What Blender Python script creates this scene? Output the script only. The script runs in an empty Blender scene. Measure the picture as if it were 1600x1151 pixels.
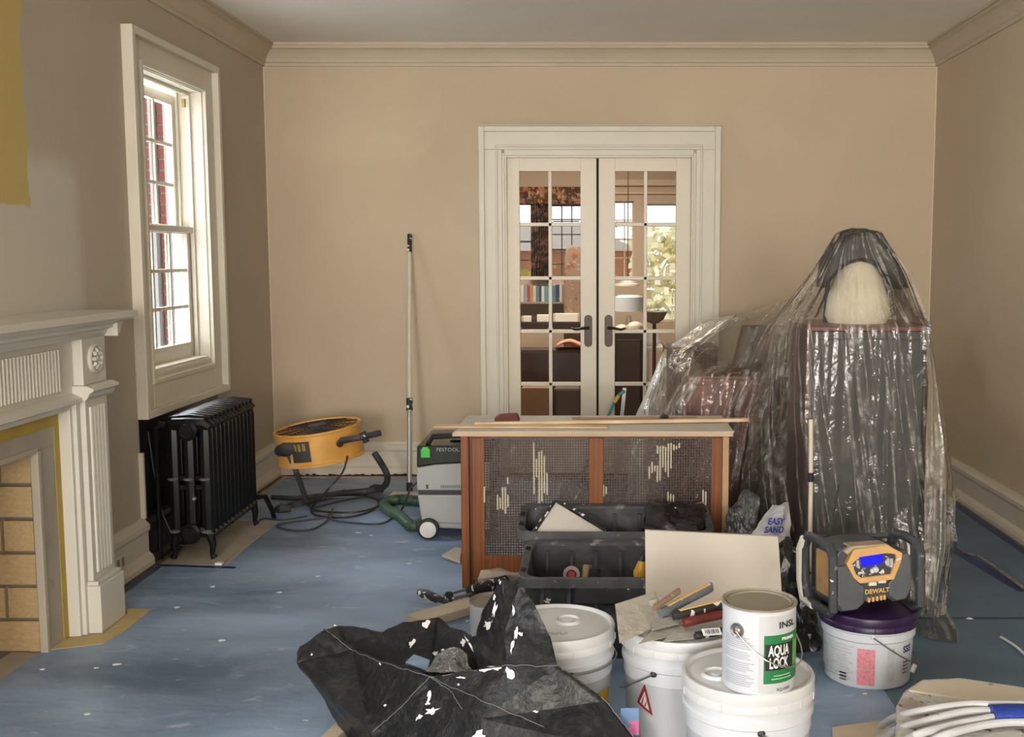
import bpy, bmesh, math, random
from mathutils import Vector, Matrix, noise
R = math.radians
random.seed(7)
# ------------------------------------------------------------ camera, world, lights, exposure
F, CX, CY, H = 1700.0, 930.0, 575.5, 1.35
PT = math.atan(175.5 / 1700)
sc = bpy.context.scene
cam = bpy.data.objects.new('camera', bpy.data.cameras.new('camera'))
sc.collection.objects.link(cam)
cam.location = (0, 0, H)
cam.rotation_euler = (math.pi / 2 - PT, 0, 0)
cam.data.sensor_fit = 'HORIZONTAL'
cam.data.sensor_width = 36
cam.data.lens = F / 1600 * 36
cam.data.shift_x = -(CX - 800) / 1600
cam.data.clip_start = .05
sc.camera = cam
sc.view_settings.view_transform = 'Standard'
sc.view_settings.look = 'None'
sc.view_settings.gamma = 1
sc.view_settings.exposure = -0.12
w = bpy.data.worlds.new('World'); sc.world = w; w.use_nodes = True
bgn = w.node_tree.nodes['Background']
bgn.inputs[0].default_value = (.90, .95, 1, 1); bgn.inputs[1].default_value = 1.55
def area(name, loc, rot, sx, sy, power, col=(1, 1, 1), spread=180):
    d = bpy.data.lights.new(name, 'AREA'); d.shape = 'RECTANGLE'; d.size = sx; d.size_y = sy
    d.energy = power; d.color = col; d.spread = R(spread)
    o = bpy.data.objects.new(name, d); o.location = loc; o.rotation_euler = rot
    sc.collection.objects.link(o); return o
# daylight through the two windows in the wall behind the camera, and one in the left wall beside the camera
area('daylight_behind_left', (-1.0, -4.85, 1.6), (R(101), 0, 0), 1.1, 1.5, 335, (1, .955, .89))
area('daylight_behind_right', (1.0, -4.85, 1.6), (R(101), 0, 0), 1.1, 1.5, 215, (1, .955, .89))
area('daylight_left_near', (-2.45, 1.3, 1.6), (R(104), 0, R(-90)), .8, 1.3, 48, (.90, .95, 1))
wd_ = area('window_daylight', (-2.95, 5.75, 2.05), (0, 0, 0), 1.0, 1.0, 520, (.86, .93, 1), 120)
from mathutils import Vector as _V
wd_.rotation_euler = _V((2.25, -1.35, -2.05)).to_track_quat('-Z', 'Y').to_euler()
area('far_room_fill', (-.3, 8.2, 2.35), (0, 0, 0), 1.2, 1.2, 58, (1, .86, .68))  # unseen ceiling fill, added to brighten the far room

# ------------------------------------------------------------ helpers
def ray(px, py):
    c, s = math.cos(PT), math.sin(PT)
    a = (px - CX) / F; b = -(py - CY) / F
    return a, c + b * s, -s + b * c
def onZ(px, py, Z=0.0):
    d = ray(px, py); k = (Z - H) / d[2]; return Vector((d[0] * k, d[1] * k, Z))
def onY(px, py, Y):
    d = ray(px, py); k = Y / d[1]; return Vector((d[0] * k, Y, H + d[2] * k))
def onX(px, py, X):
    d = ray(px, py); k = X / d[0]; return Vector((X, d[1] * k, H + d[2] * k))

COL = sc.collection
WL = {}
def tag(o, label=None, cat=None, group=None, kind=None):
    if label: o['label'] = label
    if cat: o['category'] = cat
    if group: o['group'] = group
    if kind: o['kind'] = kind
    return o
def thing(name, loc, label, cat, group=None):
    o = bpy.data.objects.new(name, None); o.location = loc; o.empty_display_size = .1
    COL.objects.link(o); WL[o.name] = Vector(loc)
    return tag(o, label, cat, group)
def copy_tree(o, parent=None, label=None, loc=None):
    c = o.copy(); COL.objects.link(c)
    if parent is not None: c.parent = parent
    for ch in list(o.children): copy_tree(ch, c)
    if label: c['label'] = label
    if loc is not None: c.location = loc; WL[c.name] = Vector(loc)
    return c

class MB:
    def __init__(s, xf=None):
        s.v = []; s.f = []; s.xf = xf; s.uv = None
    def add(s, vs, fs):
        n = len(s.v)
        for p in vs:
            p = Vector(p)
            if s.xf is not None: p = s.xf @ p
            s.v.append(p)
        s.f += [tuple(i + n for i in f) for f in fs]
        return s
    def box(s, x0, x1, y0, y1, z0, z1):
        if x0 > x1: x0, x1 = x1, x0
        if y0 > y1: y0, y1 = y1, y0
        if z0 > z1: z0, z1 = z1, z0
        return s.add([(x0,y0,z0),(x1,y0,z0),(x1,y1,z0),(x0,y1,z0),(x0,y0,z1),(x1,y0,z1),(x1,y1,z1),(x0,y1,z1)],
              [(3,2,1,0),(4,5,6,7),(0,1,5,4),(1,2,6,5),(2,3,7,6),(3,0,4,7)])
    def bar(s, p0, p1, w, h, up=(0,0,1)):
        p0 = Vector(p0); p1 = Vector(p1); d = (p1 - p0).normalized(); up = Vector(up)
        if abs(d.dot(up)) > .98: up = Vector((0,1,0))
        a = d.cross(up).normalized() * w / 2; b = a.cross(d).normalized() * h / 2
        vs = [p + i * a + j * b for p in (p0, p1) for i, j in ((-1,-1),(1,-1),(1,1),(-1,1))]
        return s.add(vs, [(0,1,2,3),(7,6,5,4),(0,4,5,1),(1,5,6,2),(2,6,7,3),(3,7,4,0)])
    def tube(s, pts, r, n=8, closed=False, ry=None):
        pts = [Vector(p) for p in pts]; m = len(pts); rs = r if isinstance(r, (list, tuple)) else [r] * m
        vs = []; ref = None
        for i, p in enumerate(pts):
            if closed: d = pts[(i+1) % m] - pts[i-1]
            else: d = pts[min(i+1, m-1)] - pts[max(i-1, 0)]
            d.normalize()
            if ref is None:
                ref = Vector((0,0,1)) if abs(d.z) < .9 else Vector((0,1,0))
            a = d.cross(ref)
            if a.length < 1e-4: a = d.orthogonal()
            a.normalize(); b = a.cross(d).normalized(); ref = b
            for k in range(n):
                t = 2 * math.pi * k / n
                vs.append(p + a * math.cos(t) * rs[i] + b * math.sin(t) * (rs[i] if ry is None else ry))
        fs = []
        for i in range(m if closed else m - 1):
            j = (i + 1) % m
            for k in range(n):
                k2 = (k + 1) % n
                fs.append((i*n+k, i*n+k2, j*n+k2, j*n+k))
        if not closed: fs += [tuple(range(n))[::-1], tuple((m-1)*n + k for k in range(n))]
        return s.add(vs, fs)
    def lathe(s, prof, c=(0,0,0), n=48, cap0=True, cap1=True):
        vs = []; fs = []; m = len(prof)
        for r, z in prof:
            for k in range(n):
                t = 2 * math.pi * k / n
                vs.append((c[0] + r * math.cos(t), c[1] + r * math.sin(t), c[2] + z))
        for i in range(m - 1):
            for k in range(n):
                k2 = (k + 1) % n
                fs.append((i*n+k, i*n+k2, (i+1)*n+k2, (i+1)*n+k))
        if cap0: fs.append(tuple(range(n))[::-1])
        if cap1: fs.append(tuple((m-1)*n + k for k in range(n)))
        return s.add(vs, fs)
    def prism(s, poly, a0, a1, axis='y'):
        def q(p, a):
            if axis == 'y': return (p[0], a, p[1])
            if axis == 'x': return (a, p[0], p[1])
            return (p[0], p[1], a)
        n = len(poly)
        vs = [q(p, a0) for p in poly] + [q(p, a1) for p in poly]
        return s.add(vs, [tuple(range(n)), tuple(range(n, 2*n))[::-1]] + [(i, i+n, (i+1) % n + n, (i+1) % n) for i in range(n)])
    def grid(s, rows, sh=0.0):
        m = len(rows); n = len(rows[0]); s.uv = [((j + sh * i) / 60.0, i / 60.0) for i in range(m) for j in range(n)]
        return s.add([p for r in rows for p in r], [(i*n+j, i*n+j+1, (i+1)*n+j+1, (i+1)*n+j) for i in range(m-1) for j in range(n-1)])
    def cylpatch(s, c, r, t0, t1, z0, z1, n=None):
        n = n or max(2, int(abs(t1 - t0) / 6) + 1)
        rows = []
        for z in (z0, z1):
            rows.append([(c[0] + r * math.sin(R(t0 + (t1-t0)*k/n)), c[1] - r * math.cos(R(t0 + (t1-t0)*k/n)), z) for k in range(n+1)])
        return s.grid(rows)

def ob(name, mb, mat, parent=None, smooth=False, bevel=0, solid=0, sub=0, ang=35):
    me = bpy.data.meshes.new(name)
    lo = Vector([min(p[i] for p in mb.v) for i in range(3)]); hi = Vector([max(p[i] for p in mb.v) for i in range(3)])
    c = (lo + hi) / 2
    if parent is None: c.z = lo.z
    me.from_pydata([tuple(p - c) for p in mb.v], [], mb.f)
    bm = bmesh.new(); bm.from_mesh(me); bmesh.ops.recalc_face_normals(bm, faces=bm.faces); bm.to_mesh(me); bm.free()
    me.materials.append(mat)
    if mb.uv and len(mb.uv) == len(mb.v):
        ul = me.uv_layers.new(name='uv')
        for lp in me.loops: ul.data[lp.index].uv = mb.uv[lp.vertex_index]
    if smooth:
        for p in me.polygons: p.use_smooth = True
        try: me.set_sharp_from_angle(angle=R(ang))
        except Exception: pass
    o = bpy.data.objects.new(name, me); COL.objects.link(o)
    if parent is not None:
        o.parent = parent; o.location = c - WL[parent.name]
    else: o.location = c
    WL[o.name] = c
    if bevel:
        b = o.modifiers.new('bevel', 'BEVEL'); b.width = bevel; b.segments = 2; b.limit_method = 'ANGLE'; b.angle_limit = R(40)
    if solid:
        b = o.modifiers.new('solid', 'SOLIDIFY'); b.thickness = solid
    if sub:
        b = o.modifiers.new('sub', 'SUBSURF'); b.levels = sub; b.render_levels = sub
    return o
def struct(name, mb, mat, parent=None, **k):
    o = ob(name, mb, mat, parent, **k)
    if parent is None: o['kind'] = 'structure'
    return o
def sthing(name, loc):
    o = bpy.data.objects.new(name, None); o.location = loc; COL.objects.link(o); WL[o.name] = Vector(loc)
    o['kind'] = 'structure'; return o
def text2d(s, size, cx=0, cy=0, wide=1.0, bold=0.0):
    cu = bpy.data.curves.new('t', 'FONT'); cu.body = s; cu.size = size; cu.align_x = 'CENTER'; cu.align_y = 'CENTER'; cu.resolution_u = 3
    cu.offset = bold
    o = bpy.data.objects.new('t', cu); COL.objects.link(o)
    dg = bpy.context.evaluated_depsgraph_get(); dg.update()
    me = o.evaluated_get(dg).to_mesh()
    vs = [(v.co.x * wide + cx, v.co.y + cy) for v in me.vertices]; fs = [tuple(p.vertices) for p in me.polygons]
    o.evaluated_get(dg).to_mesh_clear()
    bpy.data.objects.remove(o); bpy.data.curves.remove(cu)
    return vs, fs
def text_flat(mb, s, size, origin, ux, uz, wide=1.0, bold=0):
    vs, fs = text2d(s, size, wide=wide, bold=bold); o = Vector(origin); ux = Vector(ux); uz = Vector(uz)
    return mb.add([o + ux * x + uz * y for x, y in vs], fs)
def text_cyl(mb, s, size, c, r, th, z, wide=1.0, bold=0):
    vs, fs = text2d(s, size, wide=wide, bold=bold)
    return mb.add([(c[0] + r * math.sin(R(th) + x / r), c[1] - r * math.cos(R(th) + x / r), z + y) for x, y in vs], fs)

def smooth_path(pts, n=8, closed=False):
    out = []; m = len(pts)
    rng = range(m) if closed else range(m - 1)
    for i in rng:
        g_ = lambda k: pts[k % m] if closed else pts[max(0, min(m - 1, k))]
        p0, p1, p2, p3 = g_(i-1), g_(i), g_(i+1), g_(i+2)
        for k in range(n):
            t_ = k / n
            out.append(.5 * ((2*p1) + (p2-p0)*t_ + (2*p0-5*p1+4*p2-p3)*t_*t_ + (3*p1-p0-3*p2+p3)*t_**3))
    if not closed: out.append(pts[-1])
    return out
# ------------------------------------------------------------ materials
MC = {}
def M(name, col, rough=.5, metal=0, var=.0, vs=3, bump=0, bs=60, spl=(), spec=.5, col2=None, c2s=4, coat=0, trans=0, alpha=1, emit=None, est=1, stretch=None, world=False, wave=None, ior=1.45):
    if name in MC: return MC[name]
    m = bpy.data.materials.new(name); m.use_nodes = True; MC[name] = m
    nt = m.node_tree; N = nt.nodes; L = nt.links; b = N['Principled BSDF']
    b.inputs['Roughness'].default_value = rough; b.inputs['Metallic'].default_value = metal
    b.inputs['Specular IOR Level'].default_value = spec; b.inputs['Coat Weight'].default_value = coat
    b.inputs['Transmission Weight'].default_value = trans; b.inputs['Alpha'].default_value = alpha; b.inputs['IOR'].default_value = ior
    if emit: b.inputs['Emission Color'].default_value = (*emit, 1); b.inputs['Emission Strength'].default_value = est
    if world:
        g = N.new('ShaderNodeNewGeometry'); co = g.outputs['Position']
    else:
        g = N.new('ShaderNodeTexCoord'); co = g.outputs['Object']
    if stretch:
        mp = N.new('ShaderNodeMapping'); mp.inputs['Scale'].default_value = stretch; L.new(co, mp.inputs[0]); co = mp.outputs[0]
    cur = None
    def noi(scale, detail=4, dist=0, off=None):
        n = N.new('ShaderNodeTexNoise'); n.inputs['Scale'].default_value = scale; n.inputs['Detail'].default_value = detail; n.inputs['Distortion'].default_value = dist
        src = co
        if off:
            mm = N.new('ShaderNodeMapping'); mm.inputs['Location'].default_value = (off, off*1.7, off*.6); L.new(co, mm.inputs[0]); src = mm.outputs[0]
        L.new(src, n.inputs['Vector']); return n.outputs['Fac']
    def mixc(fac, a, bb):
        x = N.new('ShaderNodeMix'); x.data_type = 'RGBA'
        if isinstance(fac, float): x.inputs[0].default_value = fac
        else: L.new(fac, x.inputs[0])
        for i, v in ((6, a), (7, bb)):
            if isinstance(v, tuple): x.inputs[i].default_value = (*v, 1)
            else: L.new(v, x.inputs[i])
        return x.outputs[2]
    def ramp(f, a, bb):
        x = N.new('ShaderNodeMapRange'); x.inputs[1].default_value = a; x.inputs[2].default_value = bb; L.new(f, x.inputs[0]); return x.outputs[0]
    cur = tuple(col)
    if col2 is not None: cur = mixc(ramp(noi(c2s, 5, .3), .35, .65), cur, tuple(col2))
    if wave:
        wv = N.new('ShaderNodeTexWave'); wv.inputs['Scale'].default_value = wave[0]; wv.inputs['Distortion'].default_value = wave[1]; wv.inputs['Detail'].default_value = 3
        L.new(co, wv.inputs['Vector']); cur = mixc(wv.outputs['Fac'], cur, tuple(wave[2]))
    if var:
        f = ramp(noi(vs, 3, .2, 3.1), .25, .75)
        dk = tuple(c * (1 - var) for c in col) if isinstance(cur, tuple) else None
        if dk: cur = mixc(f, dk, tuple(min(1, c * (1 + var)) for c in col))
        else:
            hs = N.new('ShaderNodeHueSaturation'); L.new(cur, hs.inputs['Color']); L.new(ramp(noi(vs, 3, .2, 3.1), -.2, 1.2), hs.inputs['Value'])
            mr = N.new('ShaderNodeMapRange'); mr.inputs[3].default_value = 1 - var; mr.inputs[4].default_value = 1 + var; L.new(f, mr.inputs[0]); L.new(mr.outputs[0], hs.inputs['Value'])
            cur = hs.outputs[0]
    for k, (sc_, s_, th, wd) in enumerate(spl):
        cur = mixc(ramp(noi(s_, 6, .6, 5.3 + 2.7 * k), th, th + wd), cur, tuple(sc_))
    if isinstance(cur, tuple): b.inputs['Base Color'].default_value = (*cur, 1)
    else: L.new(cur, b.inputs['Base Color'])
    if bump:
        bp = N.new('ShaderNodeBump'); bp.inputs['Strength'].default_value = bump; bp.inputs['Distance'].default_value = .01
        L.new(noi(bs, 5, .2, 1.1), bp.inputs['Height']); L.new(bp.outputs[0], b.inputs['Normal'])
    m['cur'] = 0
    return m
trim_m = M('cream_trim_paint', (.64, .59, .49), .38, var=.03, vs=6)
wall_m = M('tan_primer_wall', (.53, .43, .305), .75, var=.10, vs=.8, bump=.06, bs=90, world=True, spl=(((.60, .49, .35), 1.3, .58, .25),))
ceil_m = M('ceiling_paint', (.82, .79, .73), .8, var=.04, vs=1.2, world=True)
crown_m = M('crown_primer', (.50, .425, .32), .6, var=.05, vs=4)
def left_wall_mat():
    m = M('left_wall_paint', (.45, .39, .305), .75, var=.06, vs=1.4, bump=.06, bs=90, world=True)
    nt = m.node_tree; N = nt.nodes; L = nt.links; b = N['Principled BSDF']
    src = b.inputs['Base Color'].links[0].from_socket
    g = N.new('ShaderNodeNewGeometry')
    n = N.new('ShaderNodeTexNoise'); n.inputs['Scale'].default_value = 7; n.inputs['Detail'].default_value = 4; L.new(g.outputs['Position'], n.inputs['Vector'])
    ad = N.new('ShaderNodeVectorMath'); ad.operation = 'MULTIPLY_ADD'; ad.inputs[1].default_value = (.1, .1, .1)
    L.new(n.outputs['Color'], ad.inputs[0]); L.new(g.outputs['Position'], ad.inputs[2])
    sp = N.new('ShaderNodeSeparateXYZ'); L.new(ad.outputs[0], sp.inputs[0])
    def boxmask(y0, y1, z0, z1, s):
        outs = []
        for sock, a, bb in ((1, y0, y0 + s), (1, y1 + s, y1), (2, z0, z0 + s), (2, z1 + s, z1)):
            r = N.new('ShaderNodeMapRange'); r.inputs[1].default_value = a; r.inputs[2].default_value = bb; L.new(sp.outputs[sock], r.inputs[0]); outs.append(r.outputs[0])
        c = outs[0]
        for q in outs[1:]:
            mm = N.new('ShaderNodeMath'); mm.operation = 'MULTIPLY'; L.new(c, mm.inputs[0]); L.new(q, mm.inputs[1]); c = mm.outputs[0]
        return c
    for mask, col in ((boxmask(2.3, 4.22, 1.0, 1.70, .08), (.56, .52, .45)), (boxmask(2.3, 3.90, 1.57, 2.40, .012), (.52, .40, .15))):
        x = N.new('ShaderNodeMix'); x.data_type = 'RGBA'; L.new(mask, x.inputs[0]); L.new(src, x.inputs[6]); x.inputs[7].default_value = (*col, 1); src = x.outputs[2]
    L.new(src, b.inputs['Base Color'])
    return m
lwall_m = left_wall_mat()
black_m = M('black_gloss_paint', (.012, .012, .013), .32, bump=.12, bs=40)
blackm = M('black_plastic', (.02, .02, .022), .42, var=.2, vs=20)
dusty = M('dusty_black_plastic', (.028, .030, .034), .55, var=.3, vs=12, spl=(((.13, .13, .14), 7, .50, .3), ((.75, .74, .70), 22, .71, .02)), bump=.15, bs=30)
white_p = M('white_bucket_plastic', (.56, .59, .63), .35, var=.02, vs=12, spl=(((.60, .58, .52), 16, .74, .05),))
lid_p = M('lid_plastic', (.55, .56, .575), .42, var=.04, vs=10, spl=(((.62, .58, .50), 9, .66, .1),))
chrome = M('steel', (.62, .61, .58), .28, metal=1)
wire_m = M('wire_steel', (.25, .25, .25), .4, metal=.8)
tin = M('tin_lid', (.27, .245, .19), .38, metal=.25, var=.08, vs=20)
floor_m = M('subfloor', (.40, .35, .27), .7, var=.15, vs=5, bump=.2, bs=30)
blue_m = M('blue_floor_paper', (.115, .178, .275), .45, col2=(.31, .43, .60), c2s=1.5, var=.25, vs=1.1, bump=.6, bs=6, world=True,
    spl=(((.36, .46, .58), 4.5, .55, .25), ((.50, .57, .66), 11, .64, .12), ((.82, .84, .85), 20, .745, .015), ((.8, .82, .82), 60, .755, .01)), stretch=(.75, 1.4, 1))
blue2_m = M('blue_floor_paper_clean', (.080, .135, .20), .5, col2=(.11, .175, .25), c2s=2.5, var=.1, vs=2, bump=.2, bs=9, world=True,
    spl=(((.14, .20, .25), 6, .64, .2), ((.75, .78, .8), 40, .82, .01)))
btape = M('navy_tape', (.02, .035, .12), .4, var=.2, vs=30)
ytape = M('yellow_paint', (.50, .38, .16), .6, var=.15, vs=12)
yband = M('ochre_slate_paint', (.40, .29, .045), .55, var=.12, vs=10)
slate = M('bare_cement_slab', (.36, .32, .26), .65, var=.12, vs=7, bump=.15, bs=30, spl=(((.25, .22, .17), 5, .66, .1),))
brick_m = M('firebrick', (.52, .37, .19), .85, var=.14, vs=9, bump=.35, bs=70, spl=(((.36, .24, .12), 8, .66, .1),))
mortar = M('mortar', (.20, .18, .16), .9, bump=.3, bs=80)
mantel_m = M('mantel_paint', (.60, .58, .51), .4, var=.02, vs=5)
glass = M('window_glass', (1, 1, 1), .02, trans=1, ior=1.02, spec=.3)
dglass = M('bevelled_door_glass', (1, 1, 1), .015, trans=1, ior=1.03, spec=.4)
redbrick = M('red_brick', (.42, .14, .11), .85, var=.2, vs=8, bump=.2)
offw = M('exterior_white_paint', (.6, .6, .57), .6)
orange_wood = M('orange_varnished_wood', (.225, .066, .005), .5, var=.2, vs=6, wave=(2.5, 6, (.17, .045, .004)), stretch=(6, 6, .6), coat=.08)
dark_wood = M('dark_wood', (.10, .042, .02), .45, var=.25, vs=8, stretch=(5, 5, .6))
pale_wood = M('pale_wood', (.66, .48, .30), .55, var=.1, vs=5, wave=(2, 4, (.56, .39, .23)), stretch=(.7, 6, 6))
plank_m = M('dusty_plank', (.55, .46, .34), .7, var=.15, vs=6)
board_m = M('beige_board', (.54, .495, .43), .65, var=.02, vs=3, spl=(((.50, .44, .36), 14, .75, .03),))
grayboard = M('dusty_grey_top', (.52, .48, .42), .6, var=.1, vs=6)
lattice_m = M('dripped_cane_grille', (.050, .026, .019), .45, var=.3, vs=15, spl=(((.50, .43, .32), 9, .66, .03),), stretch=(1.6, 1, .5))
yellow = M('tool_yellow', (.72, .36, .075), .45, var=.12, vs=9, spl=(((.62, .45, .28), 7, .60, .2), ((.12, .08, .05), 25, .72, .03)))
yellow2 = M('radio_yellow', (.60, .35, .13), .55, var=.1, vs=15, spl=(((.70, .62, .50), 30, .64, .06),))
greym = M('vac_grey', (.40, .41, .40), .45, var=.04, vs=8)
green_s = M('green_clip', (.06, .55, .06), .45)
green_h = M('green_hose', (.045, .085, .05), .5, var=.3, vs=30)
cord_m = M('black_cord', (.03, .03, .033), .4)
white_print = M('white_print', (.75, .75, .73), .5)
grey_print = M('grey_print', (.45, .47, .50), .6, var=.1, vs=60)
pink_print = M('pink_print', (.62, .22, .26), .6, var=.25, vs=120)
navy_print = M('navy_print', (.03, .035, .13), .5)
green_print = M('green_print', (.015, .16, .05), .45)
black_print = M('black_print', (.012, .014, .014), .5)
red_print = M('red_print', (.30, .02, .03), .5)
purple = M('purple_lid', (.024, .010, .045), .38, var=.2, vs=15)
blade_m = M('plastered_blade', (.42, .40, .35), .5, metal=.25, var=.2, vs=25, spl=(((.30, .24, .17), 14, .58, .08), ((.66, .64, .58), 20, .6, .08)), bump=.3, bs=60)
grip_m = M('grey_rubber_grip', (.13, .145, .17), .5, var=.2, vs=30, spl=(((.6, .58, .52), 45, .68, .04),))
red_grip = M('red_grip', (.13, .025, .018), .5, var=.3, vs=25, spl=(((.55, .42, .38), 55, .64, .05),))
splat_black = M('spattered_black', (.025, .025, .026), .5, spl=(((.75, .74, .72), 38, .58, .02),))
ygrip = M('yellow_grip', (.60, .40, .14), .5, spl=(((.65, .6, .5), 40, .6, .05),))
bag_m = M('black_bag_plastic', (.010, .011, .013), .40, bump=.25, bs=90, spl=(((.04, .04, .038), 45, .50, .3),), spec=.45)
bag2_m = M('black_bag_film', (.014, .014, .016), .22, bump=.8, bs=28, spec=.8, spl=(((.8, .8, .78), 14, .70, .01),))
cloth = M('beige_cloth', (.56, .50, .40), .9, var=.1, vs=14, bump=.5, bs=60)
maroon = M('maroon_block', (.12, .035, .03), .8, bump=.4, bs=200)
redwood = M('red_mahogany', (.24, .085, .055), .4, var=.25, vs=6, wave=(3, 7, (.16, .05, .035)), stretch=(1, 1, 4))
char = M('charcoal_cabinet', (.035, .037, .040), .5, var=.15, vs=5)
pole_m = M('pole_white', (.62, .57, .47), .45, var=.08, vs=9)
pale_grey = M('pale_plaster', (.68, .66, .60), .7, spl=(((.15, .14, .14), 30, .68, .02),), var=.06, vs=9)
screen_m = M('lcd_blue', (.0, .0, .2), .3, emit=(.01, .01, 1.0), est=1.0)
blue_tape = M('painter_tape_blue', (.015, .05, .33), .4, bump=.4, bs=50)
hose_m = M('white_hose', (.56, .58, .61), .45, spl=(((.3, .27, .24), 30, .66, .05),))

def film(name, milk=.25, tint=(.80, .78, .74), streak=(8, 8, 1.2), bump=1.0, gloss=1.0, mvar=.3, rw_=.035, uvm=False):
    m = bpy.data.materials.new(name); m.use_nodes = True; nt = m.node_tree; N = nt.nodes; L = nt.links
    N.remove(N['Principled BSDF']); out = N['Material Output']
    tc = N.new('ShaderNodeTexCoord'); mp = N.new('ShaderNodeMapping'); mp.inputs['Scale'].default_value = streak; L.new(tc.outputs['UV' if uvm else 'Object'], mp.inputs[0]); mp.inputs['Rotation'].default_value = (0, 0, .12 if uvm else 0)
    n1 = N.new('ShaderNodeTexNoise'); n1.inputs['Scale'].default_value = 2.2; n1.inputs['Detail'].default_value = 3.5; n1.inputs['Distortion'].default_value = .5; L.new(mp.outputs[0], n1.inputs['Vector'])
    n2 = N.new('ShaderNodeTexNoise'); n2.inputs['Scale'].default_value = 9; n2.inputs['Detail'].default_value = 3; n2.inputs['Distortion'].default_value = 2.5; L.new(tc.outputs['Object'], n2.inputs['Vector'])
    bp = N.new('ShaderNodeBump'); bp.inputs['Strength'].default_value = bump; bp.inputs['Distance'].default_value = .02
    ad = N.new('ShaderNodeMath'); ad.operation = 'ADD'; L.new(n1.outputs['Fac'], ad.inputs[0]); L.new(n2.outputs['Fac'], ad.inputs[1]); L.new(ad.outputs[0], bp.inputs['Height'])
    sb_ = N.new('ShaderNodeMath'); sb_.operation = 'SUBTRACT'; sb_.inputs[1].default_value = .5; L.new(n1.outputs['Fac'], sb_.inputs[0])
    ab_ = N.new('ShaderNodeMath'); ab_.operation = 'ABSOLUTE'; L.new(sb_.outputs[0], ab_.inputs[0])
    rg = N.new('ShaderNodeMapRange'); rg.inputs[1].default_value = .0; rg.inputs[2].default_value = rw_; rg.inputs[3].default_value = 1; rg.inputs[4].default_value = 0; L.new(ab_.outputs[0], rg.inputs[0])  # thin pale lines on the noise ridges, fold highlights painted into the film
    m2 = N.new('ShaderNodeMath'); m2.operation = 'MULTIPLY'; L.new(rg.outputs[0], m2.inputs[0]); m2b = N.new('ShaderNodeMapRange'); m2b.inputs[1].default_value = .35; m2b.inputs[2].default_value = .65; L.new(n2.outputs['Fac'], m2b.inputs[0]); L.new(m2b.outputs[0], m2.inputs[1])
    mr = N.new('ShaderNodeMapRange'); mr.inputs[3].default_value = milk; mr.inputs[4].default_value = min(1, milk + mvar); L.new(m2.outputs[0], mr.inputs[0])
    tr = N.new('ShaderNodeBsdfTransparent'); tr.inputs[0].default_value = (.96, .95, .93, 1)
    df = N.new('ShaderNodeBsdfDiffuse'); df.inputs[0].default_value = (*tint, 1); L.new(bp.outputs[0], df.inputs['Normal'])
    tl = N.new('ShaderNodeBsdfTranslucent'); tl.inputs[0].default_value = (*tint, 1); L.new(bp.outputs[0], tl.inputs['Normal'])
    mx0 = N.new('ShaderNodeMixShader'); mx0.inputs[0].default_value = .4; L.new(df.outputs[0], mx0.inputs[1]); L.new(tl.outputs[0], mx0.inputs[2])
    mx1 = N.new('ShaderNodeMixShader'); L.new(mr.outputs[0], mx1.inputs[0]); L.new(tr.outputs[0], mx1.inputs[1]); L.new(mx0.outputs[0], mx1.inputs[2])
    gl = N.new('ShaderNodeBsdfGlossy'); gl.inputs['Roughness'].default_value = .11; L.new(bp.outputs[0], gl.inputs['Normal'])
    fr = N.new('ShaderNodeFresnel'); fr.inputs[0].default_value = 1.5; L.new(bp.outputs[0], fr.inputs['Normal'])
    mu = N.new('ShaderNodeMath'); mu.operation = 'MULTIPLY'; mu.inputs[1].default_value = gloss; mu.use_clamp = True; L.new(fr.outputs[0], mu.inputs[0])
    mx2 = N.new('ShaderNodeMixShader'); L.new(mu.outputs[0], mx2.inputs[0]); L.new(mx1.outputs[0], mx2.inputs[1]); L.new(gl.outputs[0], mx2.inputs[2])
    L.new(mx2.outputs[0], out.inputs[0]); return m
film_m = film('clear_plastic_sheeting', .03, (.9, .87, .80), (4.5, .5, 1), .24, .9, .45, .04, True)
film2_m = film('clear_plastic_sheeting_milky', .10, (.92, .88, .80), (5, .6, 1), .4, 1.2, .65, .07, True)
film3_m = film('thin_clear_plastic', .18, (.8, .8, .8), (12, 12, 6), mvar=.4)

# ------------------------------------------------------------ room shell
XL, XR, YB, ZC, YF = -1.982, 2.041, 6.643, 2.60, -4.6
struct('floor', MB().box(XL - .3, XR + .3, YF - .3, YB, -.1, 0), floor_m)
struct('ceiling', MB().box(XL - .3, XR + .3, YF - .3, YB + .13, ZC, ZC + .12), ceil_m)
WY0, WY1, WZ0, WZ1 = 4.81, 5.57, .80, 2.175
FY0, FY1, FZ = 2.72, 3.60, .70            # firebox opening
wl = MB()
wl.box(XL - .17, XL, YF, .7, 0, ZC).box(XL - .17, XL, .7, 1.9, 0, .8).box(XL - .17, XL, .7, 1.9, 2.3, ZC)
wl.box(XL - .17, XL, 1.9, FY0 - .06, 0, ZC).box(XL - .17, XL, FY0 - .06, FY1 + .06, FZ + .05, ZC).box(XL - .17, XL, FY1 + .06, WY0, 0, ZC)
wl.box(XL - .17, XL, WY0, WY1, 0, WZ0).box(XL - .17, XL, WY0, WY1, WZ1, ZC).box(XL - .17, XL, WY1, YB + .13, 0, ZC)
struct('wall_left', wl, lwall_m)
struct('wall_right', MB().box(XR, XR + .2, YF, YB + .13, 0, ZC), wall_m)
DX0, DX1, DZ = -.56, .606, 1.965
struct('wall_back', MB().box(XL, DX0, YB, YB + .13, 0, ZC).box(DX1, XR, YB, YB + .13, 0, ZC).box(DX0, DX1, YB, YB + .13, DZ, ZC), wall_m)
wf = MB().box(XL, XR, YF - .2, YF, 0, .8).box(XL, XR, YF - .2, YF, 2.4, ZC)
for a, b in ((XL, -1.6), (-.4, .4), (1.6, XR)): wf.box(a, b, YF - .2, YF, .8, 2.4)
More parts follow.
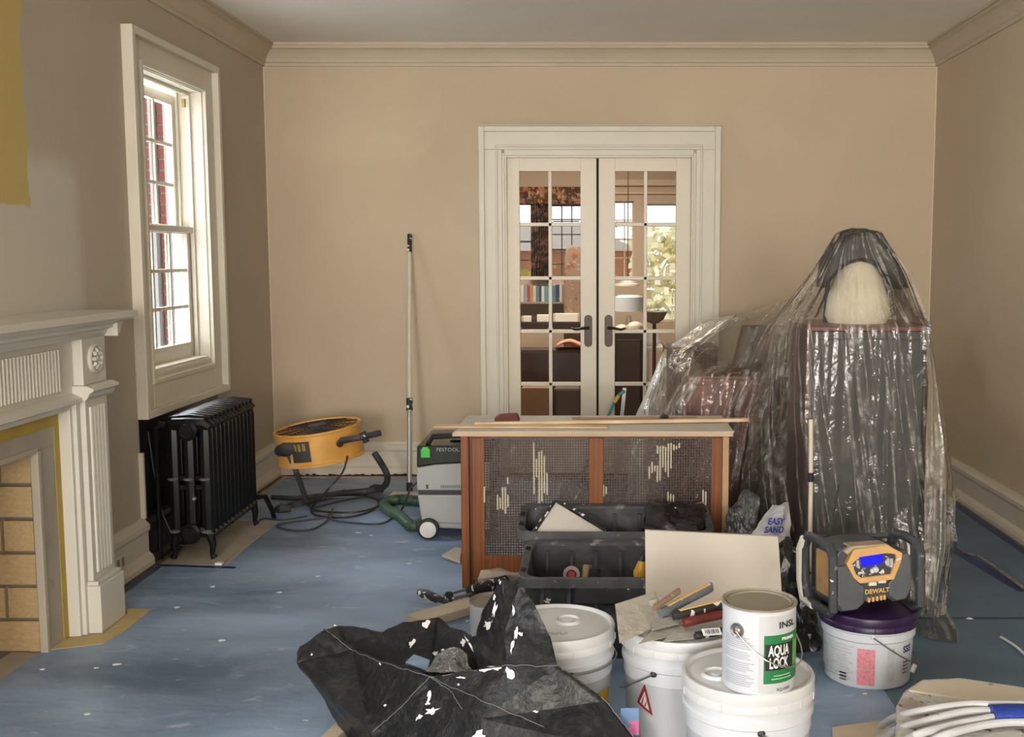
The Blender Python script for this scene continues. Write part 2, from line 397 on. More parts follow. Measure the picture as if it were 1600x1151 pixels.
struct('wall_front', wf, wall_m)

# crown moulding: profile (distance from wall, z)
cr = [(0, 2.475), (.012, 2.475), (.016, 2.492), (.024, 2.498), (.024, 2.508), (.030, 2.520), (.046, 2.545), (.062, 2.562), (.078, 2.570), (.078, 2.584), (.090, 2.584), (.090, 2.60), (0, 2.60)]
struct('trim_1', MB().prism([(YB - d, z) for d, z in cr], XL, XR, 'x'), crown_m).data
struct('trim_2', MB().prism([(XL + d, z) for d, z in cr], YF, YB, 'y'), crown_m)
struct('trim_3', MB().prism([(XR - d, z) for d, z in cr], YF, YB, 'y'), crown_m)
bp_ = [(0, 0), (.022, 0), (.022, .012), (.018, .055), (.018, .075), (.012, .082), (.012, .145), (.020, .152), (.020, .165), (.010, .185), (.008, .198), (0, .198)]
bb_ = [(0, .01), (.05, .01), (.05, .03), (.042, .05), (.026, .065), (.026, .15), (.034, .165), (.034, .185), (.018, .20), (.012, .212), (0, .212)]
base_m = M('baseboard_paint', (.60, .545, .445), .42, var=.05, vs=6)
bbl = M('black_baseboard', (.02, .02, .021), .35)
def base(name, pr, mat, axis, wallc, sgn, a, b):
    if axis == 'x': struct(name, MB().prism([(wallc + sgn * d, z) for d, z in pr], a, b, 'x'), mat)
    else: struct(name, MB().prism([(wallc + sgn * d, z) for d, z in pr], a, b, 'y'), mat)
base('baseboard_back', bb_, base_m, 'x', YB, -1, XL + .05, -.69)
base('baseboard_back', bb_, base_m, 'x', YB, -1, .745, XR - .05)
base('baseboard_right', bb_, base_m, 'y', XR, -1, YF, YB)
base('baseboard_left', bb_, base_m, 'y', XL, 1, 3.99, 4.665)
base('baseboard_left', bb_, bbl, 'y', XL, 1, 4.668, 5.66)
base('baseboard_left', bb_, base_m, 'y', XL, 1, 5.663, YB - .0)
base('baseboard_left', bb_, base_m, 'y', XL, 1, YF, 2.31)
# dark jagged gap under back baseboard
g = MB()
for i in range(60):
    x = -1.9 + i * .02
    g.box(x, x + .021, YB - .056 - random.random() * .004, YB - .002, 0.001, .008 + random.random() * .012)
tg = struct('trim_4', g, M('floor_gap_dark', (.03, .018, .01), .9))
struct('trim_5', MB().box(-1.93, -.69, YB - .085, YB - .05, 0.0, .006), M('shoe_strip', (.40, .28, .19), .7, var=.2, vs=15))
# black painted wall below window + edge strips
struct('trim_6', MB().box(XL, XL + .004, 4.672, 5.66, .05, .66), black_m)
struct('trim_7', MB().box(XL, XL + .02, 4.655, 4.670, .21, .50), trim_m)
struct('trim_8', MB().box(XL + .05, XL + .066, 3.99, YB - .05, 0.0, .005), M('gap_edge', (.16, .11, .05), .8, var=.4, vs=20))
# electrical outlet on the left baseboard
t = thing('wall_outlet', (XL + .028, 4.36, .09), 'small cream electrical outlet set in the left baseboard beside the fireplace', 'outlet')
ob('cover_plate', MB().box(XL + .027, XL + .034, 4.315, 4.405, .07, .125), trim_m, t, bevel=.002)
for dy in (-.022, .022): ob('socket', MB().box(XL + .034, XL + .036, 4.36 + dy - .010, 4.36 + dy + .010, .08, .115), M('socket_shadow', (.25, .22, .18), .6), t)
# under-window corner tape & light corner line on the back wall are paint edges: corner beads
struct('trim_9', MB().box(XL, XL + .006, YB - .004, YB, .21, 2.48), M('corner_bead', (.66, .56, .42), .6))
struct('trim_10', MB().box(XR - .006, XR, YB - .004, YB, .21, 2.48), M('corner_bead', (.66, .56, .42), .6))

# floor paper sheets
def paper(poly, z, mat, label):
    n = len(poly)
    m = MB(); m.add([(p[0], p[1], z) for p in poly] + [(p[0], p[1], z + .0015) for p in poly], [tuple(range(n))[::-1], tuple(range(n, 2*n))] + [(i, (i+1) % n, (i+1) % n + n, i + n) for i in range(n)])
    return tag(ob('floor_paper', m, mat), label, 'floor paper')
paper([(XL + .10, 5.42), (-1.62, 5.46), (-1.62, 4.66), (-1.90, 4.63), (-1.90, 4.02), (-.2, 4.02), (-.2, YB - .1), (XL + .10, YB - .1)], .001, blue_m, 'pale scuffed blue floor paper around the drum fan and radiator')
paper([(-1.72, 3.985), (-1.90, 3.985), (-1.90, 4.02), (-1.68, 4.022), (-.2, 4.022), (.9, 4.022), (.9, 1.0), (-1.90, 1.0), (-1.90, 3.62), (-1.72, 3.70)], .0026, blue_m, 'paint spotted blue floor paper in the left foreground before the fireplace')
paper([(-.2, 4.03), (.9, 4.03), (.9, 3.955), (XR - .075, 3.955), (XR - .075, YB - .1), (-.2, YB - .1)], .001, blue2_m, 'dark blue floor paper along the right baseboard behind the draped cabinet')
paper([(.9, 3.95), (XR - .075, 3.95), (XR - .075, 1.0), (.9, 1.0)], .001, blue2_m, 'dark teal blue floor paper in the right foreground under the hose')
# navy tapes
def strip(p0, p1, wd, label, z=.0045, th=.0012):
    return tag(ob('tape_strip', MB().bar((*p0, z), (*p1, z), wd, th), btape), label, 'tape')
strip(onZ(1478, 852)[:2], onZ(1600, 925)[:2], .05, 'navy tape strip running diagonally over paper right of the draped cabinet')
strip((.95, 3.952), (XR - .08, 3.952), .012, 'thin dark tape along the paper seam at right')
strip(onZ(245, 884)[:2], onZ(368, 888)[:2], .025, 'short navy tape strip on the paper in front of the radiator feet')
strip((XR - .075, 3.0), (XR - .075, 6.5), .035, 'navy tape strip along the right baseboard')
strip((-1.905, 4.10), (-1.905, 4.62), .03, 'navy tape strip beside the left baseboard next to the fireplace', z=.005)
tag(ob('plastic_ribbon', MB().tube([onZ(1505, 862, .01), onZ(1530, 868, .012), onZ(1555, 885, .02), onZ(1600, 918, .012)], [.006, .012, .008, .01], 6, ry=.003), film3_m, smooth=True), 'crinkled clear plastic ribbon lying over the diagonal navy tape', 'plastic')
# painted masking around mantel plinth
tag(ob('masking_border', MB().prism([(-1.93, 3.60), (-1.72, 3.68), (-1.70, 3.80), (-1.70, 4.06), (-1.80, 4.06), (-1.77, 3.995), (-1.76, 3.78), (-1.86, 3.74), (-1.93, 3.66)], .004, .0055, 'z'), ytape), 'yellow paint stained masking around the fireplace plinth', 'masking')
# paint flakes and dust patches
fl_m = M('white_paint_chip', (.82, .83, .82), .6)
chips = [(276, 948, 1.2, 'largest white paint chip on the blue paper beyond the fireplace plinth'), (332, 916, 1.0, 'white paint chip on the blue paper in front of the radiator feet'),
 (436, 925, .9, 'white paint flake on the blue paper midway between fireplace and radiator cover'), (183, 1037, .9, 'white flake on the blue paper just below the fireplace plinth'),
 (67, 1045, .6, 'small white flake on the blue paper before the firebox'), (150, 1043, .5, 'tiny white flake left of the plinth flake'), (345, 1000, .9, 'white smear chip on the paper left of the trash bag'),
 (135, 1115, .8, 'white chip near the lower left corner of the photo'), (560, 832, 1.0, 'white chip on the paper below the coiled cable, left one of two'), (580, 836, .7, 'white chip on the paper below the coiled cable, right one of two'),
 (640, 880, .8, 'white chip on the paper left of the folded cream cloth'), (455, 795, 1.0, 'pale chip on the paper at the left of the fan cable coil'), (497, 900, .8, 'white chip on the paper above the left lobe of the trash bag'),
 (1515, 966, 1.0, 'white smear chip on the dark blue paper right of the plastic tail'), (1352, 1083, .6, 'small white chip right below the purple lidded bucket')]
for px, py, k_, lab in chips:
    c = onZ(px, py, .0052); s_ = .0095 * k_
    poly = [(c.x + s_ * random.uniform(.5, 1.3) * math.cos(a) * 1.5, c.y + s_ * random.uniform(.5, 1.3) * math.sin(a)) for a in [k * 2 * math.pi / 9 for k in range(9)]]
    tag(ob('paint_chip', MB().prism(poly, .0045, .0062, 'z'), fl_m), lab, 'paint chip')

# ------------------------------------------------------------ window_1
W = sthing('window_1', (XL, 5.19, WZ0))
def rect_frame(mb, y0, y1, z0, z1, wd, x0, x1):
    mb.box(x0, x1, y0, y0 + wd, z0, z1).box(x0, x1, y1 - wd, y1, z0, z1).box(x0, x1, y0 + wd, y1 - wd, z0, z0 + wd).box(x0, x1, y0 + wd, y1 - wd, z1 - wd, z1); return mb
ob('casing', rect_frame(MB(), 4.69, 5.70, .675, 2.285, .12, XL, XL + .018), trim_m, W, bevel=.003)
ob('backband', rect_frame(MB(), 4.66, 5.73, .645, 2.315, .034, XL, XL + .05), trim_m, W, bevel=.004)
ob('inner_bead', rect_frame(MB(), 4.792, 5.588, .782, 2.193, .022, XL, XL + .028), trim_m, W, bevel=.003)
ob('jamb', rect_frame(MB(), WY0, WY1, WZ0, WZ1, .014, XL - .165, XL + .01), trim_m, W)
ob('stop', rect_frame(MB(), WY0 + .014, WY1 - .014, WZ0 + .014, WZ1 - .014, .016, XL - .065, XL - .045).box(XL - .118, XL - .106, WY1 - .034, WY1 - .014, WZ0, WZ1).box(XL - .118, XL - .106, WY0 + .014, WY0 + .034, WZ0, WZ1), trim_m, W, bevel=.002)
ob('sill', MB().box(XL - .20, XL + .012, WY0 + .015, WY1 - .015, WZ0 + .014, WZ0 + .034).box(XL - .07, XL + .004, WY0 + .03, WY1 - .03, WZ0 + .034, WZ0 + .046), trim_m, W, bevel=.003)
mid = 1.50
def sash(x1, x0, z0, z1, botr, topr):
    a, b = WY0 + .022, WY1 - .022
    s = ob('sash', MB().box(x0, x1, a, a + .045, z0, z1).box(x0, x1, b - .045, b, z0, z1).box(x0, x1, a + .045, b - .045, z0, z0 + botr).box(x0, x1, a + .045, b - .045, z1 - topr, z1), trim_m, W, bevel=.003)
    ga, gb, gz0, gz1 = a + .045, b - .045, z0 + botr, z1 - topr
    xm = (x0 + x1) / 2
    for i in (1, 2):
        y = ga + (gb - ga) * i / 3; ob('muntin', MB().box(xm - .012, xm + .012, y - .009, y + .009, gz0, gz1), trim_m, s)
        z = gz0 + (gz1 - gz0) * i / 3; ob('muntin', MB().box(xm - .011, xm + .011, ga, gb, z - .008, z + .008), trim_m, s)
    for i in range(3):
        for j in range(3):
            ob('pane', MB().box(xm - .0015, xm + .0015, ga + (gb-ga)*i/3 + .009, ga + (gb-ga)*(i+1)/3 - .009, gz0 + (gz1-gz0)*j/3 + .008, gz0 + (gz1-gz0)*(j+1)/3 - .008), glass, s)
    return s
sash(XL - .068, XL - .103, WZ0 + .034, mid, .085, .04)
sash(XL - .120, XL - .155, mid - .03, WZ1 - .03, .035, .05)
ob('sash_lock', MB().box(XL - .068, XL - .052, 5.495, 5.515, 2.085, 2.125), M('brass_dull', (.3, .22, .1), .4, metal=.6), W, bevel=.002)
ob('meeting_rail', MB().box(XL - .062, XL - .05, WY0 + .03, WY1 - .03, mid - .035, mid - .005), trim_m, W, bevel=.003)
# neighbour house: brick piers between white boards
nb = thing('neighbour_wall', (-4.6, 9.3, -.3), 'sunlit red brick and white boarded wall outside the sash window', 'house wall')
bm_brick = None
YN = 9.6
ob('white_boarding', MB().box(-5.6, -3.1, YN + .06, YN + .2, -.4, 4.6), offw, nb)
def px2x(px, Y): return onY(px, 400, Y).x
ranges = [(205, 217), (230, 244), (254, 266)]
k = 0
for a, b in ranges:
    xa, xb = px2x(a, YN), px2x(b, YN)
    ob('mortar_pier', MB().box(xa, xb, YN + .01, YN + .07, -.3, 4.5), M('pale_mortar', (.6, .55, .47), .9), nb)
    for r in range(48):
        z = -.25 + r * .098
        if z > 3.6 or z < -.3: continue
        o = ob('brick', MB().box(xa + (.0 if r % 2 else .004), xb - (.004 if r % 2 else .0), YN - .012, YN + .012, z, z + .078), redbrick, nb)
for a, b in ((218, 223), (245, 251), (268, 274), (281, 290)):
    ob('white_post', MB().box(px2x(a, YN), px2x(b, YN), YN - .08, YN + .06, -.4, 4.6), offw, nb)

# ------------------------------------------------------------ fireplace
fp = thing('fireplace', (-1.88, 3.16, 0), 'white carved fireplace mantel with fluted pilaster and firebrick firebox on the left wall', 'fireplace')
# cement slab surround, with ochre painted margin
ob('surround_slab', MB().box(-1.897, -1.875, FY1 - .0, 3.757, 0, .70).box(-1.897, -1.875, 2.60, FY0, 0, .70).box(-1.897, -1.875, 2.60, 3.757, .70, .79), slate, fp, bevel=.002)
ob('painted_margin', MB().box(-1.876, -1.8725, 3.722, 3.757, 0, .835).box(-1.876, -1.8725, 2.60, 3.722, .765, .835), yband, fp)['label'] = 'ochre painted margin'
ob('opening_edge', MB().box(-1.895, -1.868, FY1 - .004, FY1 + .018, 0, .70).box(-1.895, -1.868, FY0, FY1, .694, .712), M('slab_edge', (.42, .37, .29), .6, var=.1), fp, bevel=.003)
ob('firebox_shell', MB().box(-2.5, -2.46, FY0 - .02, FY1 + .06, 0, .78).box(-2.46, -1.90, FY1 + .03, FY1 + .058, 0, .72).box(-2.46, -1.93, FY0 - .06, FY0 - .03, 0, .74).box(-2.46, XL - .02, FY0 - .03, FY1 + .03, .72, .75).box(-2.46, XL - .02, FY0 - .03, FY1 + .03, -.02, 0.002), mortar, fp)
# firebrick courses on the far cheek (faces the camera), and the back
def shared_brick(name, me_src, loc, parent, sc_=(1,1,1)):
    o = bpy.data.objects.new(name, me_src); COL.objects.link(o); o.parent = parent; o.location = Vector(loc) - WL[parent.name]; o.scale = sc_; return o
bo = MB().box(-.5, .5, -.5, .5, -.5, .5)
tmp = ob('brick', bo, brick_m, fp); bme = tmp.data
bvm = tmp; 
ch = .104; cj = .013
first = True
def place_brick(c, d):
    global first
    if first:
        tmp.location = Vector(c) - WL[fp.name]; tmp.scale = d; first = False; o = tmp
    else: o = shared_brick('brick', bme, c, fp, d)
    return o
tmp.location = (0, 0, 0)
for r in range(6):
    z0 = .004 + r * (ch + cj); hz = ch
    off = 0 if r % 2 == 0 else .11
    xs = -1.903
    x = xs + 0
    first_w = .23 if r % 2 == 0 else .100
    wd = first_w
    while x > -2.44:
        x2 = max(x - wd, -2.455)
        if x - x2 > .02:
            place_brick(((x + x2) / 2, FY1 + .026 + random.uniform(-.002, .002), z0 + hz / 2), (x - x2, .03, hz if z0 + hz < .70 else .70 - z0))
        x = x2 - .012; wd = .23
for r in range(7):
    z0 = .004 + r * (ch + cj) * .9; y = FY0 + (0 if r % 2 else -.0)
    wd = .12 if r % 2 else .23
    while y < FY1 - .01:
        y2 = min(y + wd, FY1)
        place_brick((-2.455, (y + y2) / 2, z0 + ch * .45), (.03, y2 - y, ch * .9)); y = y2 + .012; wd = .23
# mantel woodwork
def pilaster(y0, y1, near):
    # y0..y1 outer pilaster
    ob('plinth', MB().box(XL, -1.772, y0 - .006, y1 + .006, 0, .175).box(XL, -1.780, y0 - .002, y1 + .002, .175, .19), mantel_m, fp, bevel=.003)
    ob('pilaster', MB().box(XL, -1.80, y0 + .006, y1 - .006, .19, .845), mantel_m, fp, bevel=.002)
    n = 5; a = y0 + .03; b = y1 - .03
    for i in range(n):
        y = a + (b - a) * (i + .5) / n
        ob('flute', MB().tube([(-1.801, y, .215), (-1.801, y, .815)], .0085, 8), mantel_m, fp, smooth=True)
    ob('necking', MB().prism([(XL, .845), (-1.79, .845), (-1.78, .855), (-1.775, .868), (-1.76, .878), (-1.76, .886), (-1.785, .896), (XL, .896)], y0 - .012, y1 + .012, 'y'), mantel_m, fp)
    ob('frieze_block', MB().box(XL, -1.80, y0 + .002, y1 - .002, .896, 1.075), mantel_m, fp, bevel=.003)
    rs = MB(Matrix.Translation((-1.80, (y0 + y1) / 2, .985)) @ Matrix.Rotation(R(90), 4, 'Y'))
    rs.lathe([(.052, 0), (.052, .008), (.046, .012), (.042, .008), (.040, .004)], n=28).lathe([(.012, 0), (.012, .012), (.006, .016)], n=12)
    for k in range(8):
        t_ = k * math.pi / 4
        rs.tube([(.014 * math.cos(t_), .014 * math.sin(t_), .006), (.026 * math.cos(t_), .026 * math.sin(t_), .012), (.038 * math.cos(t_), .038 * math.sin(t_), .006)], [.004, .009, .004], 6)
    ob('rosette', rs, mantel_m, fp, smooth=True)
pilaster(3.80, 3.985, False); pilaster(2.33, 2.515, True)
ob('inner_leg', MB().box(XL, -1.832, 3.757, 3.80, 0, .84).box(XL, -1.818, 3.775, 3.80, 0, .84), mantel_m, fp, bevel=.003); ob('inner_leg', MB().box(XL, -1.832, 2.515, 2.60, 0, .84), mantel_m, fp, bevel=.003)
ob('header_moulding', MB().prism([(XL, .815), (-1.835, .815), (-1.83, .83), (-1.80, .842), (-1.80, .855), (-1.83, .87), (XL, .87)], 2.53, 3.79, 'y'), mantel_m, fp)
ob('frieze', MB().box(XL, -1.835, 2.515, 3.80, .865, 1.075), mantel_m, fp)
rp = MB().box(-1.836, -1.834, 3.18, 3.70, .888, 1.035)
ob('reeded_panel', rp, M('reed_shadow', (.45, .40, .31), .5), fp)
for i in range(24):
    y = 3.19 + i * .5 / 23
    ob('reed', MB().tube([(-1.832, y, .890), (-1.832, y, 1.033)], .0075, 7), mantel_m, fp, smooth=True)
ob('centre_tablet', MB().box(-1.835, -1.822, 2.8, 3.165, .875, 1.05), mantel_m, fp, bevel=.004)
cb = [(XL, 1.06), (-1.80, 1.06), (-1.79, 1.072), (-1.785, 1.085), (-1.765, 1.092), (-1.765, 1.102), (-1.745, 1.112), (-1.735, 1.118), (-1.735, 1.125), (XL, 1.125)]
ob('cornice', MB().prism(cb, 2.30, 4.012, 'y').prism([(3.98, 1.06), (4.0, 1.072), (4.01, 1.09), (4.035, 1.112), (4.045, 1.125), (3.98, 1.125)], XL, -1.75, 'x'), mantel_m, fp)
ob('shelf', MB().box(XL, -1.715, 2.24, 4.085, 1.125, 1.150).box(XL, -1.725, 2.25, 4.07, 1.118, 1.125), mantel_m, fp, bevel=.003)

# ------------------------------------------------------------ french doors
tr_m = trim_m
cas = MB()
ZT = 2.11
cas.box(-.688, -.56, YB - .022, YB, 0, 1.985).box(.606, .741, YB - .022, YB, 0, 1.985).box(-.688, .741, YB - .022, YB, 1.985, ZT)
struct('trim_11', cas, tr_m, bevel=.003)
bb2 = MB().box(-.70, -.665, YB - .040, YB - .0, 0, ZT + .012).box(.718, .753, YB - .040, YB, 0, ZT + .012).box(-.665, .718, YB - .040, YB, ZT - .02, ZT + .012)
bb2.box(-.60, -.586, YB - .03, YB - .02, 0, 2.0).box(.632, .646, YB - .03, YB - .02, 0, 2.0).box(-.60, .646, YB - .03, YB - .02, 2.0, 2.014)
bb2.box(-.70, .753, YB - .046, YB, ZT + .012, ZT + .020)
struct('trim_12', bb2, tr_m, bevel=.004)
struct('trim_13', MB().box(-.56, -.545, YB - .02, YB + .13, 0, 1.965).box(.591, .606, YB - .02, YB + .13, 0, 1.965).box(-.545, .591, YB - .02, YB + .13, 1.95, 1.985)
    .box(-.545, -.533, YB - .018, YB + .0, 0, 1.95).box(.579, .591, YB - .018, YB, 0, 1.95).box(-.533, .579, YB - .018, YB, 1.937, 1.95), tr_m, bevel=.002)
handle_m = M('dark_bronze', (.045, .030, .022), .4, metal=.5)
door_paint = M('door_cream_paint', (.66, .585, .46), .35, var=.02)
def door(name, x0, x1, gx0, gx1, hx, hdir):
    D = sthing(name, ((x0 + x1) / 2, YB + .03, 0))
    ya, yb = YB + .012, YB + .052
    gz = [onY(930, v, YB).z for v in (267, 661)]
    z1 = gz[0]; pitch = onY(930, 267, YB).z - onY(930, 352, YB).z
    z0 = z1 - 5 * pitch + .012
    ob('stile', MB().box(x0, gx0, ya, yb, .008, 1.940), door_paint, D, bevel=.002)
    ob('stile', MB().box(gx1, x1, ya, yb, .008, 1.940), door_paint, D, bevel=.002)
    ob('top_rail', MB().box(gx0, gx1, ya, yb, z1, 1.940), door_paint, D)
    ob('bottom_rail', MB().box(gx0, gx1, ya, yb, .008, z0), door_paint, D)
    gm = (gx0 + gx1) / 2
    ob('muntin', MB().box(gm - .011, gm + .011, ya + .004, yb - .004, z0, z1), door_paint, D, bevel=.003)
    for i in range(1, 5):
        z = z1 - i * pitch
        ob('muntin', MB().box(gx0, gx1, ya + .004, yb - .004, z - .011 + .006, z + .011 + .006), door_paint, D, bevel=.003)
    for i in range(5):
        for a, b in ((gx0, gm - .011), (gm + .011, gx1)):
            zt = z1 - i * pitch - (.005 if i else 0); zb = z1 - (i + 1) * pitch + .017
            if i == 4: zb = z0
            # bevelled pane: raised centre with sloping margins
            y = (ya + yb) / 2; bv = .012; th = .003
            vs = [(a, y - .001, zb), (b, y - .001, zb), (b, y - .001, zt), (a, y - .001, zt), (a + bv, y - th, zb + bv), (b - bv, y - th, zb + bv), (b - bv, y - th, zt - bv), (a + bv, y - th, zt - bv),
                  (a, y + .001, zb), (b, y + .001, zb), (b, y + .001, zt), (a, y + .001, zt)]
            ob('pane', MB().add(vs, [(4,5,6,7),(0,1,5,4),(1,2,6,5),(2,3,7,6),(3,0,4,7),(8,11,10,9),(0,8,9,1),(1,9,10,2),(2,10,11,3),(3,11,8,0)]), dglass, D)
    hz = onY(918, 517, YB).z
    n = 12; hw, hh = .024, .098
    poly = [(hx + hw * math.cos(t_), hz + (hh - hw) * (1 if t_ <= math.pi else -1) + hw * math.sin(t_)) for t_ in [2 * math.pi * (i + .5) / 24 for i in range(24)]]
    hp = ob('handle_plate', MB().prism(poly, ya - .008, ya, 'y'), handle_m, D, bevel=.002)
    ob('lever', MB().tube([(hx, ya - .006, hz + .02), (hx, ya - .045, hz + .02), (hx + hdir * .03, ya - .05, hz + .02), (hx + hdir * .075, ya - .048, hz + .012), (hx + hdir * .105, ya - .046, hz + .020)], [.010, .009, .009, .008, .006], 8), handle_m, hp, smooth=True)
    return D
pxX = lambda p: onY(p, 400, YB).x
d1_ = door('door_1', -.532, pxX(932), pxX(812), pxX(907), pxX(919), -1)
door('door_2', pxX(935.5), .578, pxX(961), pxX(1056), pxX(951), 1)
ob('gap_shade', MB().box(pxX(931), pxX(936.5), YB + .040, YB + .054, .01, 1.938), M('gap_shade_dark', (.03, .02, .012), .8), d1_)  # dark strip between the two doors, standing in for shade in the gap
# ------------------------------------------------------------ far room
YR = 9.9
fw = M('far_room_wall', (.62, .50, .38), .8)
struct('floor', MB().box(-2.6, 2.6, YB, YR + .2, -.1, 0), M('far_room_floor', (.12, .07, .04), .5))
struct('ceiling', MB().box(-2.6, 2.6, YB + .13, YR + .2, 2.42, 2.5), M('far_ceiling', (.55, .50, .42), .8))
struct('wall_left', MB().box(-2.6, -2.5, YB + .13, YR + .2, 0, 2.42), fw)
struct('wall_right', MB().box(2.5, 2.6, YB + .13, YR + .2, 0, 2.42), fw)
A = lambda px, py, Y=YR: onY(px, py, Y)
def fx(px, Y=YR): return onY(px, 400, Y).x
def fz(py, Y=YR): return onY(930, py, Y).z
holes = [(fx(795), fx(831), fz(436), fz(317)), (fx(862), fx(909), fz(436), fz(319)), (fx(962), fx(990), fz(432), fz(314)), (fx(1008), fx(1070), fz(502), fz(318))]
wb = MB(); xs = [-2.5] + [v for h_ in holes for v in h_[:2]] + [2.5]
for i in range(0, len(xs), 2): wb.box(xs[i], xs[i+1], YR, YR + .15, 0, 2.42)
for a, b, z0, z1 in holes: wb.box(a, b, YR, YR + .15, 0, z0).box(a, b, YR, YR + .15, z1, 2.42)
struct('wall_back', wb, fw)
struct('trim_14', MB().box(fx(955), fx(1085), YR - .05, YR, fz(290), fz(281)).box(fx(955), fx(1085), YR - .03, YR, fz(303), fz(300)), M('far_trim', (.72, .6, .47), .5))
dm = M('dark_muntin', (.08, .05, .03), .5)
nw = 2
for hi_, (a, b, z0, z1) in enumerate(holes):
    Wn = sthing('window_%d' % nw, ((a + b) / 2, YR + .07, z0)); nw += 1
    cols = (1, 3, 2, 1)[hi_]; rows = (4, 5, 4, 1)[hi_]
    mt = dm if hi_ < 2 else M('far_trim', (.72, .6, .47), .5)
    ob('frame', MB().box(a, a + .012, YR + .05, YR + .09, z0, z1).box(b - .012, b, YR + .05, YR + .09, z0, z1).box(a, b, YR + .05, YR + .09, z0, z0 + .015).box(a, b, YR + .05, YR + .09, z1 - .015, z1), mt, Wn)
    for i in range(1, cols): ob('muntin', MB().box(a + (b-a)*i/cols - .005, a + (b-a)*i/cols + .005, YR + .06, YR + .08, z0, z1), mt, Wn)
    for i in range(1, rows): ob('muntin', MB().box(a, b, YR + .06, YR + .08, z0 + (z1-z0)*i/rows - .005 - (.006 if i == 2 else 0), z0 + (z1-z0)*i/rows + .005), mt, Wn)
    for i in range(cols):
        ob('pane', MB().box(a + (b-a)*i/cols + .006, a + (b-a)*(i+1)/cols - .006, YR + .068, YR + .072, z0 + .015, z1 - .015), glass, Wn)
# outside the far room: foliage and brick house
t = thing('garden_tree', (-1.2, 13.0, -.5), 'yellow leaved tree seen through the far room window behind the left glass door', 'tree')
ob('trunk', MB().tube([(-1.2, 13, -.5), (-1.15, 13, 1.0)], [.10, .06], 8), M('bark', (.08, .05, .03), .9), t, smooth=True)
lf = MB(); random.seed(3)
for i in range(420):
    c = Vector((random.gauss(-1.15, .35), random.gauss(13, .3), random.uniform(.0, 1.25))); u = Vector((random.uniform(-1,1), random.uniform(-1,1), random.uniform(-1,1))).normalized() * .06; v_ = u.orthogonal().normalized() * .05
    lf.add([c - u, c - v_, c + u, c + v_], [(0,1,2,3)])
tag(ob('foliage', lf, M('yellow_leaves', (.32, .26, .03), .7, var=.4, vs=3), t), None, None, None, 'stuff')
hs = thing('neighbour_house', (0, 14.5, -.5), 'orange brick house seen through the far room windows', 'house')
ob('wall', MB().box(-3, .55, 14.4, 14.9, -.5, 1.42), M('orange_brick', (.38, .17, .09), .8, wave=(6, .5, (.30, .13, .07)), stretch=(.1, .1, 4)), hs)
ob('window', MB().box(-.55, -.25, 14.36, 14.41, .55, 1.1), M('house_window', (.8, .8, .8), .3), hs)
ob('roof', MB().prism([(-3.1, 1.42), (.65, 1.42), (-.2, 1.75), (-3.1, 1.75)], 14.3, 15.0, 'y'), M('roof_pale', (.5, .45, .4), .8), hs)
for nm_, cx_, lab_, w__ in (('added_window_tree', 1.0, 'added pale yellow tree tinting the blown-out far window behind the right glass door', .55), ('added_window_shrub', .35, 'added pale shrub tinting the narrow far window behind right glass door', .14)):  # unseen plants added to give the blown-out far windows their yellow tone
    t = thing(nm_, (cx_, 13.6, -.5), lab_, 'tree')
    ob('trunk', MB().tube([(cx_, 13.6 if w__ > .3 else 12.4, -.5), (cx_ + .05, 13.6 if w__ > .3 else 12.4, 1.6 if w__ > .3 else .8)], [.06, .03], 8), M('pale_bark', (.6, .5, .35), .8), t, smooth=True)
    lf = MB()
    for i in range(1500 if w__ > .3 else 300):
        c = Vector((cx_ + random.uniform(-w__, w__), random.gauss(13.6 if w__ > .3 else 12.4, .2 if w__ > .3 else .1), random.uniform(-.3, 1.75 if w__ > .3 else .9))); u = Vector((random.uniform(-1,1), random.uniform(-1,1), random.uniform(-1,1))).normalized() * .07; v_ = u.orthogonal().normalized() * .06
        lf.add([c - u, c - v_, c + u, c + v_], [(0,1,2,3)])
    ob('foliage', lf, M('window_glow_leaves', (.86, .76, .42), .7, col2=(.88, .84, .62), c2s=2), t)['kind'] = 'stuff'  # leaf colour brightened to imitate the overexposed window
# curtains with a floral pattern
pat = M('patterned_brown_curtain', (.12, .06, .035), .9, spl=(((.45, .22, .09), 16, .50, .05), ((.55, .45, .36), 30, .60, .03), ((.16, .17, .20), 11, .60, .05)), bump=.3, bs=30)
pat2 = M('patterned_dark_curtain', (.07, .045, .038), .9, spl=(((.30, .17, .10), 22, .52, .04), ((.55, .5, .46), 34, .63, .03)), bump=.3, bs=30)
def curtain(x0, x1, z0, z1, Y, name, lab, mat, parent=None):
    rows = []
    for j in range(6):
        rows.append([(x0 + (x1-x0)*i/40, Y + .02 * math.sin(i * 1.3) , z0 + (z1-z0)*j/5) for i in range(41)])
    return tag(ob(name, MB().grid(rows), mat, parent, smooth=True, solid=.004), lab, 'curtain')
curtain(fx(806), fx(915), fz(319), fz(293), YR - .12, 'curtain_valance', 'brown floral valance above the windows seen through the left glass door', pat)
curtain(fx(831), fx(861), fz(440), fz(300), YR - .07, 'window_curtain', 'dark floral curtain panel between the windows seen through the left glass door', pat2)
